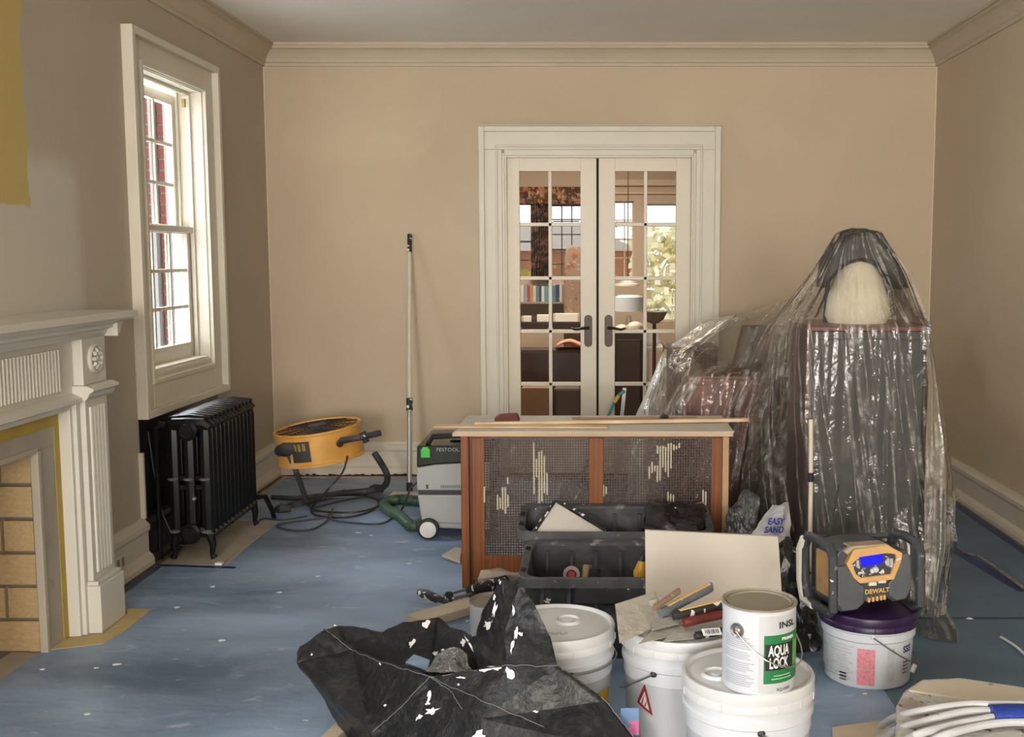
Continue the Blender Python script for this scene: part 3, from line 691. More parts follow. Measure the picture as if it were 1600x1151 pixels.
# throw-covered chair top
t = thing('patterned_armchair', (fx(893), YR - .9, 0), 'armchair with faded floral back in front of the far window through left glass door', 'armchair')
Yq = YR - .9
ob('chair_back', MB().prism([(fx(880, Yq), .2), (fx(908, Yq), .2), (fx(908, Yq), fz(395, Yq)), (fx(903, Yq), fz(386, Yq)), (fx(893, Yq), fz(382, Yq)), (fx(884, Yq), fz(388, Yq)), (fx(881, Yq), fz(405, Yq))], Yq, Yq + .12, 'y'), M('faded_floral', (.27, .19, .14), .9, spl=(((.25, .10, .07), 20, .55, .05), ((.3, .32, .25), 24, .6, .04))), t, bevel=.02)
ob('seat', MB().box(fx(876, Yq), fx(912, Yq), Yq - .35, Yq, .2, .5), M('faded_floral', (.4, .3, .24), .9), t, bevel=.03)
for dx in (878, 908):
    for dy in (-.3, .0): ob('leg', MB().box(fx(dx, Yq), fx(dx, Yq) + .03, Yq + dy, Yq + dy + .03, 0, .2), dm, t)
# row of books on a console
Yc = 8.9
t = thing('console_table', (fx(858, Yc), Yc + .15, 0), 'dark console table crowded with papers seen through the left glass door', 'table')
ob('tabletop', MB().box(fx(800, Yc), fx(915, Yc), Yc, Yc + .4, fz(512, Yc), fz(503, Yc)), M('console_dark', (.04, .025, .02), .4), t, bevel=.003)
for a in (802, 908):
    for b in (.02, .34): ob('leg', MB().box(fx(a, Yc), fx(a, Yc) + .04, Yc + b, Yc + b + .04, 0, fz(512, Yc)), dm, t)
ob('upstand', MB().box(fx(800, Yc), fx(915, Yc), Yc + .36, Yc + .4, fz(503, Yc), fz(472, Yc + .36)), M('taupe_panel', (.30, .25, .20), .7), t)
ob('book_shelf', MB().box(fx(800, Yc), fx(915, Yc), Yc + .25, Yc + .4, fz(474, Yc + .3), fz(471, Yc + .3)), M('taupe_panel', (.30, .25, .20), .7), t)
random.seed(11)
ORD = ['first','second','third','fourth','fifth','sixth','seventh','eighth','ninth','tenth','eleventh','twelfth','thirteenth','fourteenth','fifteenth','sixteenth','seventeenth','eighteenth','nineteenth','twentieth','twenty-first','twenty-second','twenty-third','twenty-fourth','twenty-fifth','twenty-sixth','twenty-seventh','twenty-eighth','twenty-ninth','thirtieth']
cols = [(.35,.08,.06),(.08,.20,.26),(.5,.45,.38),(.05,.06,.12),(.25,.3,.32),(.55,.5,.45),(.12,.10,.09),(.4,.2,.12),(.1,.25,.35),(.6,.55,.5)]
cn = ['red','teal','cream','navy','slate','pale','black','rust','blue','white']
x = fx(806, Yc + .3); i = 0; zb = fz(471, Yc + .3)
while x < fx(908, Yc + .3):
    wd = random.uniform(.016, .034); h_ = fz(443, Yc + .3) - zb - random.uniform(0, .03); q = random.randrange(10)
    b_ = ob('book', MB().box(x, x + wd - .002, Yc + .27, Yc + .37, zb, zb + h_), M('book_' + cn[q], cols[q], .6, spl=(((.6,.58,.5), 40, .62, .04),)))
    tag(b_, '%s book, %s from the left in the row on the far console shelf' % (cn[q], ORD[i]), 'book', 'books on the far console'); x += wd; i += 1
wp = M('loose_paper', (.85, .82, .75), .6)
for i, (a, b, v) in enumerate(((816, 829, 494), (838, 856, 492), (866, 903, 490), (872, 900, 497))):
    tag(ob('paper_stack', MB().box(fx(a, Yc), fx(b, Yc), Yc + .03 + .08 * (i == 3), Yc + .1 + .1 * (i == 3), fz(503, Yc), fz(v, Yc)), wp if i != 3 else M('dark_papers', (.2, .16, .12), .7), bevel=.003), ['small white box on the left end of the far console', 'low white paper pile in the middle of the far console', 'wide pale paper pile on the right end of the far console', 'dark folder pile behind the pale papers on the far console'][i], 'papers')
# sofa
Ys = 8.05
t = thing('leather_sofa', (fx(858, Ys), Ys + .3, 0), 'dark brown leather sofa seen through the left glass door', 'sofa')
lea = M('brown_leather', (.055, .032, .024), .38, var=.2, vs=6, bump=.2, bs=12)
ob('back', MB().box(fx(800, Ys), fx(912, Ys), Ys, Ys + .2, .32, fz(545, Ys)), lea, t, bevel=.03)
ob('base', MB().box(fx(800, Ys), fx(912, Ys), Ys, Ys + .7, .12, .34), lea, t, bevel=.02)
for a, b in ((800, 856), (857, 912)): ob('seat_cushion', MB().box(fx(a, Ys), fx(b, Ys), Ys + .2, Ys + .7, .34, .46), lea, t, bevel=.03)
for a in (803, 905):
    ob('leg', MB().box(fx(a, Ys), fx(a, Ys) + .05, Ys + .03, Ys + .08, 0, .12), dm, t)
bl = MB(); rows = []
for j in range(5): rows.append([(fx(868, Ys) + (fx(912, Ys) - fx(868, Ys)) * i / 12, Ys - .02 + .07 * j, fz(545, Ys) + .012 + .05 * math.sin(math.pi * (i + 1) / 13) * (1 if j < 4 else .4)) for i in range(13)])
tag(ob('pink_blanket', bl.grid(rows), M('pink_blanket', (.62, .33, .24), .9, bump=.4, bs=20), smooth=True, solid=.012), 'salmon pink blanket folded on the sofa back behind the left glass door', 'blanket')
tag(ob('carton', MB().box(fx(814, 7.6), fx(856, 7.6), 7.6, 7.8, 0, fz(606, 7.6)), M('brown_carton', (.30, .19, .12), .8, var=.15), bevel=.004), 'brown cardboard carton low behind the left glass door', 'box')
tag(ob('ottoman', MB().box(fx(865, 7.7), fx(905, 7.7), 7.7, 7.95, 0, fz(606, 7.7)), M('grey_ottoman', (.12, .10, .085), .8), bevel=.02), 'dark grey ottoman low behind the left glass door', 'ottoman')
# right door view: shaded lamp, cushions, dark cabinet, pedestal stand
Yl = 8.6
t = thing('table_lamp', (fx(983, Yl), Yl, fz(520, Yl)), 'table lamp with pale blue shade seen through the right glass door', 'lamp')
ob('base', MB().lathe([(.05, 0), (.05, .02), (.02, .03), (.03, .08), (.015, .14)], (fx(983, Yl), Yl, fz(520, Yl)), 20), M('lamp_white', (.8, .78, .72), .4), t, smooth=True)
ob('lamp_shade', MB().lathe([(.11, fz(486, Yl) - fz(520, Yl)), (.10, fz(464, Yl) - fz(520, Yl)), (.085, fz(461, Yl) - fz(520, Yl))], (fx(983, Yl), Yl, fz(520, Yl)), 28), M('pale_blue_shade', (.62, .68, .74), .7), t, smooth=True)
t = thing('pendant_light', (fx(981, 9.2), 9.2, 2.42), 'small hanging pendant light seen through the right glass door', 'lamp')
ob('cord', MB().tube([(fx(981, 9.2), 9.2, 2.42), (fx(981, 9.2), 9.2, fz(445, 9.2))], .004, 6), dm, t)
ob('lamp_shade', MB().lathe([(.02, 0), (.10, -.02), (.10, -.035)], (fx(981, 9.2), 9.2, fz(440, 9.2)), 20), M('lamp_white', (.8, .78, .72), .4), t, smooth=True)
t = thing('dark_cupboard', (fx(983, 8.4), 8.5, 0), 'dark low cupboard seen through the right glass door', 'cupboard')
ob('body', MB().box(fx(958, 8.4), fx(1006, 8.4), 8.4, 8.8, 0, fz(521, 8.4)), M('cupboard_dark', (.05, .035, .03), .5), t, bevel=.004)
ob('door_panel', MB().box(fx(964, 8.39), fx(1001, 8.39), 8.385, 8.4, .08, fz(530, 8.4)), M('cupboard_panel', (.065, .048, .04), .45), t, bevel=.004)
for i, (px, py, r_) in enumerate(((972, 503, .035), (993, 500, .045), (985, 510, .03))):
    c = (fx(px, 8.45), 8.45 + .05 * i, fz(521, 8.4) + r_)
    tag(ob('cushion', MB().lathe([(r_ * math.cos(a) * 1.35, r_ * math.sin(a)) for a in [R(-89 + 178 * k / 9) for k in range(10)]], c, 16), M('pale_ceramic', (.72, .69, .62), .5), smooth=True), ['small white rounded ornament left on the dark cupboard behind right door', 'larger white rounded ornament right on the dark cupboard behind right door', 'little low white ornament at the middle of the dark cupboard'][i], 'ornament')
t = thing('pedestal_stand', (fx(1023, 8.2), 8.2, 0), 'dark pedestal plant stand with grey bowl seen through the right glass door', 'stand')
ob('bowl', MB().lathe([(.03, 0), (.07, .03), (.10, .09), (.09, .09), (.06, .05)], (fx(1023, 8.2), 8.2, fz(505, 8.2)), 20), M('bowl_grey', (.25, .22, .19), .5), t, smooth=True)
ob('pole', MB().tube([(fx(1023, 8.2), 8.2, 0), (fx(1023, 8.2), 8.2, fz(505, 8.2))], .014, 8), dm, t)
ob('foot', MB().lathe([(.12, 0), (.11, .02), (.02, .04)], (fx(1023, 8.2), 8.2, 0), 20), dm, t)
t = thing('white_side_table', (fx(1030, 8.6), 8.6, 0), 'white side table seen low through the right glass door', 'table')
ob('tabletop', MB().box(fx(1008, 8.6), fx(1056, 8.6), 8.6, 8.9, fz(548, 8.6), fz(542, 8.6)), M('white_table', (.8, .78, .74), .4), t, bevel=.003)
for a in (1010, 1051): ob('leg', MB().box(fx(a, 8.6), fx(a, 8.6) + .03, 8.62, 8.65, 0, fz(548, 8.6)), M('white_table', (.8, .78, .74), .4), t)
tag(ob('white_bag', MB().lathe([(.05, 0), (.08, .04), (.07, .10), (.03, .14)], (fx(1018, 8.7), 8.75, fz(542, 8.6)), 14), M('white_bagm', (.85, .84, .82), .6), smooth=True), 'white bag on the side table behind the right glass door', 'bag')

# ------------------------------------------------------------ radiator
rad = thing('radiator', (-1.795, 5.05, 0), 'black cast iron column radiator under the sash window', 'radiator')
rm = M('radiator_black', (.006, .006, .007), .30, spec=.35)
y0, y1, ns = 4.735, 5.385, 12
def rsection(yc):
    m = MB(); dy = .022
    for xc in (-1.865, -1.795, -1.725):
        m.tube([(xc, yc, .10), (xc, yc, .14), (xc, yc, .57), (xc, yc, .60)], [.020, .0275, .0275, .022], 8)
    for z, hh in ((.60, .040), (.115, .035)):
        pts = []
        m.tube([(-1.885, yc, z - .005), (-1.86, yc, z + .012), (-1.795, yc, z + .014), (-1.73, yc, z + .012), (-1.705, yc, z - .005)], [hh*.6, hh*.85, hh*.9, hh*.85, hh*.6], 8)
    for z in (.36, .34): m.box(-1.885, -1.705, yc - .012, yc + .012, z - .02, z + .02)
    m.tube([(-1.885, yc, .638), (-1.795, yc, .645), (-1.705, yc, .638)], [.010, .014, .010], 8)
    return m
sec = ob('section', rsection(y0 + .025), rm, rad, smooth=True)
for i in range(1, ns):
    o = sec.copy(); COL.objects.link(o); o.location = sec.location + Vector((0, (y1 - y0 - .05) * i / (ns - 1), 0))
for yy in (y0 + .02, y1 - .02):
    for xx in (-1.882, -1.708):
        s_ = 1 if xx > -1.79 else -1
        ob('foot', MB().tube([(xx - s_ * .012, yy, .12), (xx, yy, .07), (xx - s_ * .004, yy, .025), (xx + s_ * .006, yy, .008)], [.022, .016, .011, .017], 8), rm, rad, smooth=True)
for z in (.585, .125):
    hub = MB(Matrix.Translation((-1.795, y0 - .0, z)) @ Matrix.Rotation(R(90), 4, 'X'))
    hub.lathe([(.045, -.01), (.045, .010), (.032, .018), (.030, .024), (.018, .024), (.018, .034)], n=24)
    ob('end_plug', hub, rm, rad, smooth=True)
for z in (.37, .135):
    for xx in (-1.865, -1.795, -1.725):
        hb = MB().lathe([(.004, -.008), (.020, -.004), (.024, .002), (.018, .006)], (xx, y0 - .006, z), 12)
        ob('boss', hb, M('boss_highlight', (.25, .25, .25), .25, metal=.4), rad, smooth=True)  # bosses paler than the radiator, their white highlights put into the colour
vl = MB().tube([(-1.885, y0 - .01, .612), (-1.91, y0 - .012, .612), (-1.93, y0 - .01, .60), (-1.935, y0, .40), (-1.935, y0, .01)], [.014, .018, .014, .011, .011], 10)
ob('valve_pipe', vl, rm, rad, smooth=True)
ob('bleed_valve', MB().tube([(-1.77, y0 - .02, .285), (-1.77, y0 - .002, .285)], [.008, .011], 10), chrome, rad, smooth=True)
tag(ob('radiator_pipe', MB().tube([(-1.66, 5.52, .0), (-1.665, 5.50, .05), (-1.69, 5.47, .13), (-1.70, 5.395, .14)], .013, 8), rm, smooth=True), 'short black supply pipe at the far end of the radiator', 'pipe')
tag(ob('black_cable', MB().tube([(XL + .012, 4.74, .58), (XL + .015, 4.77, .42), (XL + .04, 4.79, .2), (XL + .075, 4.85, .04), (XL + .11, 4.95, .012)], .003, 6), M('grey_cable', (.12, .12, .12), .4), smooth=True), 'thin cable hanging down the black wall behind the radiator', 'cable')
# bare floor board edge under the radiator
tag(ob('floor_board', MB().box(-1.90, -1.635, 4.655, 5.45, 0, .0045), M('bare_board', (.38, .34, .27), .7, var=.15, vs=8), bevel=.001), 'bare beige floor patch under the black radiator', 'board')
tag(ob('white_clip', MB().box(-1.665, -1.635, 4.650, 4.675, .0045, .014), white_print), 'tiny white chip at the front radiator foot', 'chip')

# ------------------------------------------------------------ drum fan
fc = Vector((-1.50, 5.85, .345))
fan = thing('drum_fan', (-1.50, 5.9, 0), 'dusty yellow drum fan lying flat on its black tubular stand in the corner', 'fan')
FX = Matrix.Translation(fc) @ Matrix.Rotation(R(-6.5), 4, 'Y') @ Matrix.Rotation(R(3), 4, 'X')
r_ = .228
ob('drum', MB(FX).lathe([(r_, -.088), (r_ + .006, -.088), (r_ + .006, -.078), (r_, -.074), (r_, .074), (r_ + .006, .078), (r_ + .006, .088), (r_ - .006, .088), (r_ - .008, .07), (r_ - .008, -.07), (r_ - .006, -.088)], n=64, cap0=False, cap1=False), yellow, fan, smooth=True)
for sg in (1, -1):
    gr = MB(FX)
    for q in range(1, 9):
        rr = r_ * q / 9
        gr.tube([(rr * math.cos(a), rr * math.sin(a), sg * (.080 + .012 * (1 - q / 9))) for a in [2 * math.pi * k / 36 for k in range(36)]], .0025, 4, closed=True)
    for k in range(12):
        a = k * math.pi / 6; gr.tube([(.03 * math.cos(a), .03 * math.sin(a), sg * .092), (r_ * math.cos(a), r_ * math.sin(a), sg * .080)], .003, 4)
    gr.lathe([(.055, sg * .088), (.05, sg * .097)], n=20)
    tag(ob('grille', gr, cord_m, fan), None, None, None, 'stuff')
for k in range(4):
    a = k * math.pi / 2 + .5; m_ = MB(FX)
    m_.add([(.05*math.cos(a), .05*math.sin(a), -.03), (.05*math.cos(a+.6), .05*math.sin(a+.6), .03), (.21*math.cos(a+.75), .21*math.sin(a+.75), .03), (.21*math.cos(a-.05), .21*math.sin(a-.05), -.03)], [(0,1,2,3)])
    ob('blade', m_, M('fan_blade', (.30, .25, .18), .5), fan, solid=.003)
ob('motor', MB(FX).lathe([(.05, -.06), (.06, -.05), (.06, .05), (.05, .06)], n=20), blackm, fan, smooth=True)
# control panel on the drum side
ob('control_panel', MB(FX).cylpatch((0, 0, 0), r_ + .012, -22, 2, -.055, .055).cylpatch((0, 0, 0), r_ - .002, -22, 2, -.055, .055), M('dark_panel', (.05, .045, .04), .5), fan)
for k in range(3): ob('vent_slot', MB(FX).cylpatch((0, 0, 0), r_ + .0135, -19 + k * 6, -15 + k * 6, .005, .045), M('amber_slot', (.30, .18, .06), .5), fan)
ob('handle', MB().tube([onY(531, 693, 5.62), onY(534, 688, 5.56), onY(560, 684, 5.55), onY(594, 676, 5.62)], [.020, .017, .015, .017], 10), dusty, fan, smooth=True)
ob('handle_collar', MB().tube([onY(566, 675, 5.58), onY(573, 691, 5.58)], [.018, .016], 10), dusty, fan, smooth=True)
kn = MB().tube([onY(437, 704, 5.72), onY(447, 702, 5.66), onY(460, 699, 5.62)], [.030, .040, .026], 12)
ob('pivot_knob', kn, dusty, fan, smooth=True)
ob('stand_leg', MB().tube([onY(449, 702, 5.66), onY(466, 745, 5.68), onY(479, 782, 5.72)], [.016, .015, .014], 10), dusty, fan, smooth=True)
f1 = onZ(479, 786, .02)
ob('stand_tube', MB().tube(smooth_path([Vector((-1.62, 5.66, .035)), Vector((-1.55, 5.8, .03)), Vector((-1.44, 6.02, .02)), Vector((-1.30, 6.08, .022)), Vector((-1.20, 6.06, .05)), Vector((-1.17, 6.02, .13)), Vector((-1.23, 5.98, .26))], 6), .018, 10), dusty, fan, smooth=True)
ob('stand_tube', MB().tube([Vector((-1.80, 5.95, .016)), Vector((-1.66, 5.92, .016)), Vector((-1.52, 5.98, .02)), Vector((-1.42, 6.08, .02))], .013, 8), dusty, fan, smooth=True)
for c in (Vector((-1.625, 5.60, .028)), Vector((-1.24, 6.12, .022))):
    ob('foot_clamp', MB().tube([c + Vector((-.045, 0, 0)), c + Vector((-.02, -.01, .01)), c + Vector((.03, 0, .005))], [.018, .026, .020], 10), dusty, fan, smooth=True)
# coiled cable
random.seed(5)
def C(px, py, z=.008): return onZ(px, py, z)
cab = [onY(543, 712, 5.7), onY(535, 738, 5.66), onY(512, 765, 5.6), C(490, 790), C(487, 800), C(500, 806), C(540, 808), C(575, 800), C(592, 786), C(580, 776), C(540, 771), C(500, 774), C(478, 784), C(492, 792, .016), C(530, 783, .016), C(570, 777, .016), C(596, 782, .02), C(588, 792, .02), C(555, 800, .02), C(520, 800, .016), C(486, 795, .016), C(500, 780, .02), C(548, 776, .02), C(590, 778, .014), C(640, 776), C(665, 775)]
tag(ob('power_cable', MB().tube(smooth_path(cab, 6), .0055, 7), cord_m, smooth=True), 'black fan cable coiled on the blue paper below the drum fan', 'cable')
cab2 = [C(520, 794, .03), C(514, 806, .02), C(480, 812), C(440, 818), C(434, 823), C(460, 829), C(490, 826), C(512, 812, .014), C(514, 802, .03), C(520, 812, .014), C(548, 816), C(590, 818), C(612, 810), C(628, 795), onY(635, 780, 5.5), onY(642, 762, 5.45), onY(655, 752, 5.40)]
tag(ob('extension_cable', MB().tube(smooth_path(cab2, 6), .0052, 7), M('grey_black_cord', (.05, .05, .055), .4), smooth=True), 'dark extension cable looping from the coil to the dust extractor', 'cable')
tag(ob('thin_cord', MB().tube(smooth_path([C(398, 818, .006), C(412, 810), C(440, 812), C(480, 806, .014)], 6), .004, 6), cord_m, smooth=True), 'thin cord on the floor between radiator foot and cable coil', 'cord')
tag(ob('rag_scrap', MB().box(C(436, 798).x, C(436, 798).x + .075, C(440, 798).y - .02, C(440, 798).y + .03, .004, .010), M('scrap_white', (.5, .5, .48), .7), bevel=.002), 'small white scrap on the paper left of the cable coil', 'scrap')

# ------------------------------------------------------------ leaning pole sander
pb = Vector((-1.045, 6.02, .035)); ptp = onY(640, 366, 6.61)
t = thing('pole_sander', (-1.05, 6.02, 0), 'long white extension pole sander leaning against the back wall', 'pole')
def pl(k): return pb.lerp(ptp, k)
ob('grip', MB().tube([pl(.925), pl(1.0)], [.014, .014], 10), splat_black, t, smooth=True)
ob('upper_pole', MB().tube([pl(.33), pl(.925)], .0115, 10), pole_m, t, smooth=True)
ob('collar', MB().tube([pl(.30), pl(.345)], .019, 10), splat_black, t, smooth=True)
ob('lower_pole', MB().tube([pl(0.02), pl(.30)], .014, 10), M('aluminium', (.62, .62, .62), .35, metal=.8), t, smooth=True)
ob('swivel', MB().tube([pl(0), pl(.03)], .018, 8), blackm, t, smooth=True)
ob('sanding_head', MB().box(-1.15, -.90, 5.97, 6.07, .0045, .022), M('head_white', (.7, .7, .68), .5), t, bevel=.004)
# dust extractor
vy = 5.12
vac = thing('dust_extractor', (-.66, vy + .25, 0), 'grey and black wheeled dust extractor standing behind the radiator cover', 'vacuum')
vx0, vx1 = -.853, -.50
ob('tank', MB().prism([(vx0 + .02, .075), (vx1, .06), (vx1, .215), (vx0 - .0, .215)], vy, vy + .50, 'y'), greym, vac, bevel=.012)
ob('motor_housing', MB().prism([(vx0, .235), (vx1, .235), (vx1, .375), (vx0 + .09, .36), (vx0, .345)], vy - .004, vy + .50, 'y'), greym, vac, bevel=.008)
ob('seal_band', MB().box(vx0 + .005, vx1, vy + .003, vy + .49, .213, .237), blackm, vac)
ob('black_top', MB().prism([(vx0, .347), (vx0 + .09, .362), (vx1, .377), (vx1, .455), (vx0 + .003, .45)], vy + .001, vy + .49, 'y'), M('gloss_black', (.008, .012, .009), .25), vac, bevel=.006)
ob('top_handle', MB().tube([(vx0 + .05, vy + .03, .452), (vx0 + .07, vy + .06, .485), (vx0 + .22, vy + .09, .49), (vx1 - .02, vy + .1, .49)], .013, 8), blackm, vac, smooth=True)
ob('lid_well', MB().prism([(vx0 + .14, .456), (vx1, .456), (vx1, .475), (vx0 + .19, .475)], vy + .12, vy + .4, 'y'), M('vac_lid', (.05, .07, .07), .4), vac, bevel=.004)
gc = MB().prism([(vx0 + .022, .395), (vx0 + .066, .395), (vx0 + .066, .433), (vx0 + .055, .446), (vx0 + .033, .446), (vx0 + .022, .433)], vy - .008, vy + .0, 'y')
ob('clip', gc, green_s, vac, bevel=.002)['label'] = 'bright green clip'
ob('lettering', text_flat(MB(), 'FESTOOL', .024, (vx0 + .15, vy - .0015, .432), (1, 0, 0), (0, 0, 1), 1.1), M('grey_letter', (.35, .42, .35), .5), vac)
ob('latch', MB().box(vx0 + .29, vx0 + .33, vy - .012, vy + .01, .09, .23), blackm, vac, bevel=.003)
for k in range(13): ob('vent_slot', MB().box(vx0 + .115 + k * .0095, vx0 + .1185 + k * .0095, vy - .0055, vy - .003, .247, .262), blackm, vac)
ob('switch', MB().box(vx0 + .045, vx0 + .055, vy - .0055, vy - .003, .245, .265), blackm, vac)
for yy in (vy - .02, vy + .46):
    wx = MB(Matrix.Translation((vx0 + .055, yy, .052)) @ Matrix.Rotation(R(90), 4, 'X'))
    wh = ob('wheel', wx.lathe([(.036, -.018), (.050, -.014), (.052, 0), (.050, .014), (.038, .018)], n=32), M('tyre', (.02, .02, .02), .6), vac, smooth=True)
    wx = MB(Matrix.Translation((vx0 + .055, yy, .052)) @ Matrix.Rotation(R(90), 4, 'X'))
    ob('hub_cap', wx.lathe([(.039, .012), (.039, .019), (.033, .021)], n=32), M('hub_white', (.72, .72, .70), .4), wh, smooth=True)
ob('axle_cover', MB().prism([(vx0 + .03, .05), (vx1, .035), (vx1, .08), (vx0 + .02, .09)], vy + .01, vy + .48, 'y'), greym, vac, bevel=.01)
hp_ = [Vector((-.82, 5.35, .035)), Vector((-.90, 5.25, .032)), C(625, 806, .03), C(606, 796, .03), C(602, 786, .03), C(622, 780, .03), C(650, 782, .03), C(690, 786, .03)]
hm = MB(); sp_ = smooth_path(hp_, 22); hm.tube(sp_, [.026 + (.003 if i % 2 else -.001) for i in range(len(sp_))], 12)
tag(ob('vacuum_hose', hm, green_h), 'dark green ribbed vacuum hose curled on the floor beside the dust extractor', 'hose')

# ------------------------------------------------------------ radiator cover cabinet
cv = thing('radiator_cover', (0, 4.55, 0), 'orange brown radiator cover cabinet with paint dripped cane grille panels', 'cabinet')
cy0, cy1, cx0, cx1 = 4.34, 4.74, -.535, .530
zt = .632
ob('side_panel', MB().box(cx0, cx0 + .018, cy0, cy1, 0, zt), dark_wood, cv); ob('side_panel', MB().box(cx1 - .018, cx1, cy0, cy1, 0, zt), dark_wood, cv)
ob('corner_post', MB().box(cx0 - .008, cx0 + .024, cy0 - .012, cy0 + .03, 0, zt), orange_wood, cv, bevel=.003)
ob('corner_post', MB().box(cx1 - .016, cx1 + .010, cy0 - .012, cy0 + .03, 0, zt), M('edge_pale', (.48, .30, .16), .6, var=.2), cv, bevel=.003)
def colx(p): return onY(p, 700, cy0).x
ob('inner_board', MB().box(cx0 + .024, colx(738), cy0 + .02, cy0 + .035, .0, zt), dark_wood, cv)
ob('stile', MB().box(colx(737), colx(756), cy0 + .004, cy0 + .022, .03, zt - .012), orange_wood, cv, bevel=.002)
ob('stile', MB().box(colx(920), colx(943), cy0 + .0, cy0 + .022, .1, zt - .012), orange_wood, cv, bevel=.002)
ob('stile', MB().box(colx(1112), colx(1129), cy0 + .004, cy0 + .022, .03, zt - .012), orange_wood, cv, bevel=.002)
zr1, zr0 = onY(800, 868, cy0).z, onY(800, 893, cy0).z
ob('bottom_rail', MB().box(colx(756), colx(1112), cy0 + .003, cy0 + .022, zr0 - .01, zr1), orange_wood, cv, bevel=.002)
ob('top_rail', MB().box(colx(737), colx(1129), cy0 + .008, cy0 + .022, zt - .016, zt), dark_wood, cv)
ob('top_board', MB().box(-.572, .552, 4.30, 4.76, zt, zt + .016), M('worn_top_edge', (.50, .36, .22), .6, var=.15), cv, bevel=.003)
ob('top_sheet', MB().box(-.560, .556, 4.305, 4.745, zt + .016, zt + .020), grayboard, cv)['label'] = 'dusty grey sheet'
random.seed(2)
for a, b in ((756, 920), (943, 1112)):
    xa, xb = colx(a), colx(b); gm = MB()
    n = 40
    for i in range(n + 1):
        x = xa + (xb - xa) * i / n; gm.box(x - .0024, x + .0024, cy0 + .006, cy0 + .0085, zr1, zt - .016)
    nz = int((zt - .016 - zr1) / ((xb - xa) / n))
    for i in range(nz + 1):
        z = zr1 + (zt - .016 - zr1) * i / nz; gm.box(xa, xb, cy0 + .0088, cy0 + .011, z - .0022, z + .0022)
    tag(ob('cane_grille', gm, lattice_m, cv), None, None, None, 'stuff')
    # paint drips hanging on the grille
    dr = MB()
    for ci_, (cx_, cz_, ww, hh) in enumerate(((841, 735, 10, 95), (852, 760, 8, 70), (785, 780, 9, 38), (795, 788, 5, 40), (758, 775, 3, 70), (792, 750, 2, 20)) if a < 900 else ((1038, 715, 10, 80), (1048, 790, 6, 60), (1022, 735, 8, 30), (1060, 700, 5, 20), (948, 770, 4, 30), (1104, 780, 5, 60), (1040, 690, 14, 25))):
        c = onY(cx_, cz_, cy0)
        for q in range(max(1, ww // 2)):
            x = c.x; h_ = hh / 392 * random.uniform(.25, .95); z = c.z + random.uniform(-.02, .015)
            i0 = round((x - xa) / ((xb - xa) / n)) + q - ww // 4; x = xa + (xb - xa) * i0 / n
            dr.box(x - .0028 - ci_ * .0001, x + .0028 + ci_ * .0001, cy0 + .0035 - ci_ * .0006, cy0 + .006 - ci_ * .0001, max(z - h_ / 2, zr1), min(z + h_ / 2, zt - .03 - random.random() * .02))
    ob('paint_drips', dr, M('cream_paint_drip', (.50, .44, .33), .6), cv)['kind'] = 'stuff'
tz = zt + .020
tag(ob('wood_strip', MB().bar((-.50, 4.46, tz + .008), (.705, 4.56, tz + .010), .030, .014), pale_wood, bevel=.002), 'long pale wood strip lying across the radiator cover and sticking out at right', 'wood strip')
tag(ob('wood_strip', MB().bar((-.66, 4.42, tz + .0045), (.05, 4.40, tz + .0045), .06, .007), pale_wood, bevel=.002), 'thin pale wood strip on the radiator cover overhanging its left end', 'wood strip')
tag(ob('wood_strip', MB().bar((-.10, 4.64, tz + .004), (.44, 4.66, tz + .004), .025, .007), M('strip_brown', (.34, .22, .13), .6), bevel=.002), 'thin brown strip at the back of the radiator cover top', 'wood strip')
sb = onZ(793, 655, tz + .012)
tag(ob('sanding_block', MB().prism([(sb.x - .052, tz), (sb.x + .048, tz), (sb.x + .050, tz + .012), (sb.x + .040, tz + .036), (sb.x - .032, tz + .032), (sb.x - .052, tz + .022)], 4.52, 4.585, 'y'), maroon, bevel=.004), 'maroon sandpaper block on the left of the radiator cover top', 'sandpaper')
q = onZ(1035, 652, tz)
tag(ob('putty_lump', MB().tube([(q.x - .015, 4.60, tz + .010), (q.x, 4.60, tz + .020), (q.x + .018, 4.60, tz + .010)], [.008, .012, .009], 8), blackm, smooth=True), 'small black putty lump on the right of the radiator cover top', 'putty')
tag(ob('folded_rag', MB().prism([(onZ(690, 872).x, onZ(690, 872).y), (onZ(719, 883).x, onZ(719, 883).y), (onZ(722, 862).x, onZ(722, 862).y), (onZ(712, 860).x, onZ(712, 860).y)], .004, .018, 'z'), cloth, bevel=.004), 'small folded cream cloth by the left foot of the radiator cover', 'cloth')

# hand tool (teal and yellow) standing beyond the cover
t = thing('flooring_knife', (.1, 6.3, .35), 'teal and yellow handled tool leaning at the right glass door', 'tool')
ya = 6.42
a_, b_ = onY(946, 655, ya), onY(960, 628, ya); c_ = onY(968, 616, ya); d_ = onY(976, 610, ya)
tm = M('teal_paint', (.02, .28, .27), .4)
bt = onY(905, 745, ya); bt.z = .006
ob('handle', MB().bar(bt, b_, .040, .016), tm, t, bevel=.004); ob('handle_band', MB().bar(b_, b_.lerp(c_, .9), .042, .018), M('band_yellow', (.62, .47, .03), .4), t, bevel=.003)
ob('head', MB().bar(b_.lerp(c_, .9), d_, .040, .016), tm, t, bevel=.004)
tag(ob('steel_rule', MB().bar((onY(962, 735, 6.5).x, 6.5, .004), onY(976, 606, 6.5), .022, .004), chrome), 'steel rule leaning upright at the right glass door behind the teal tool', 'ruler')

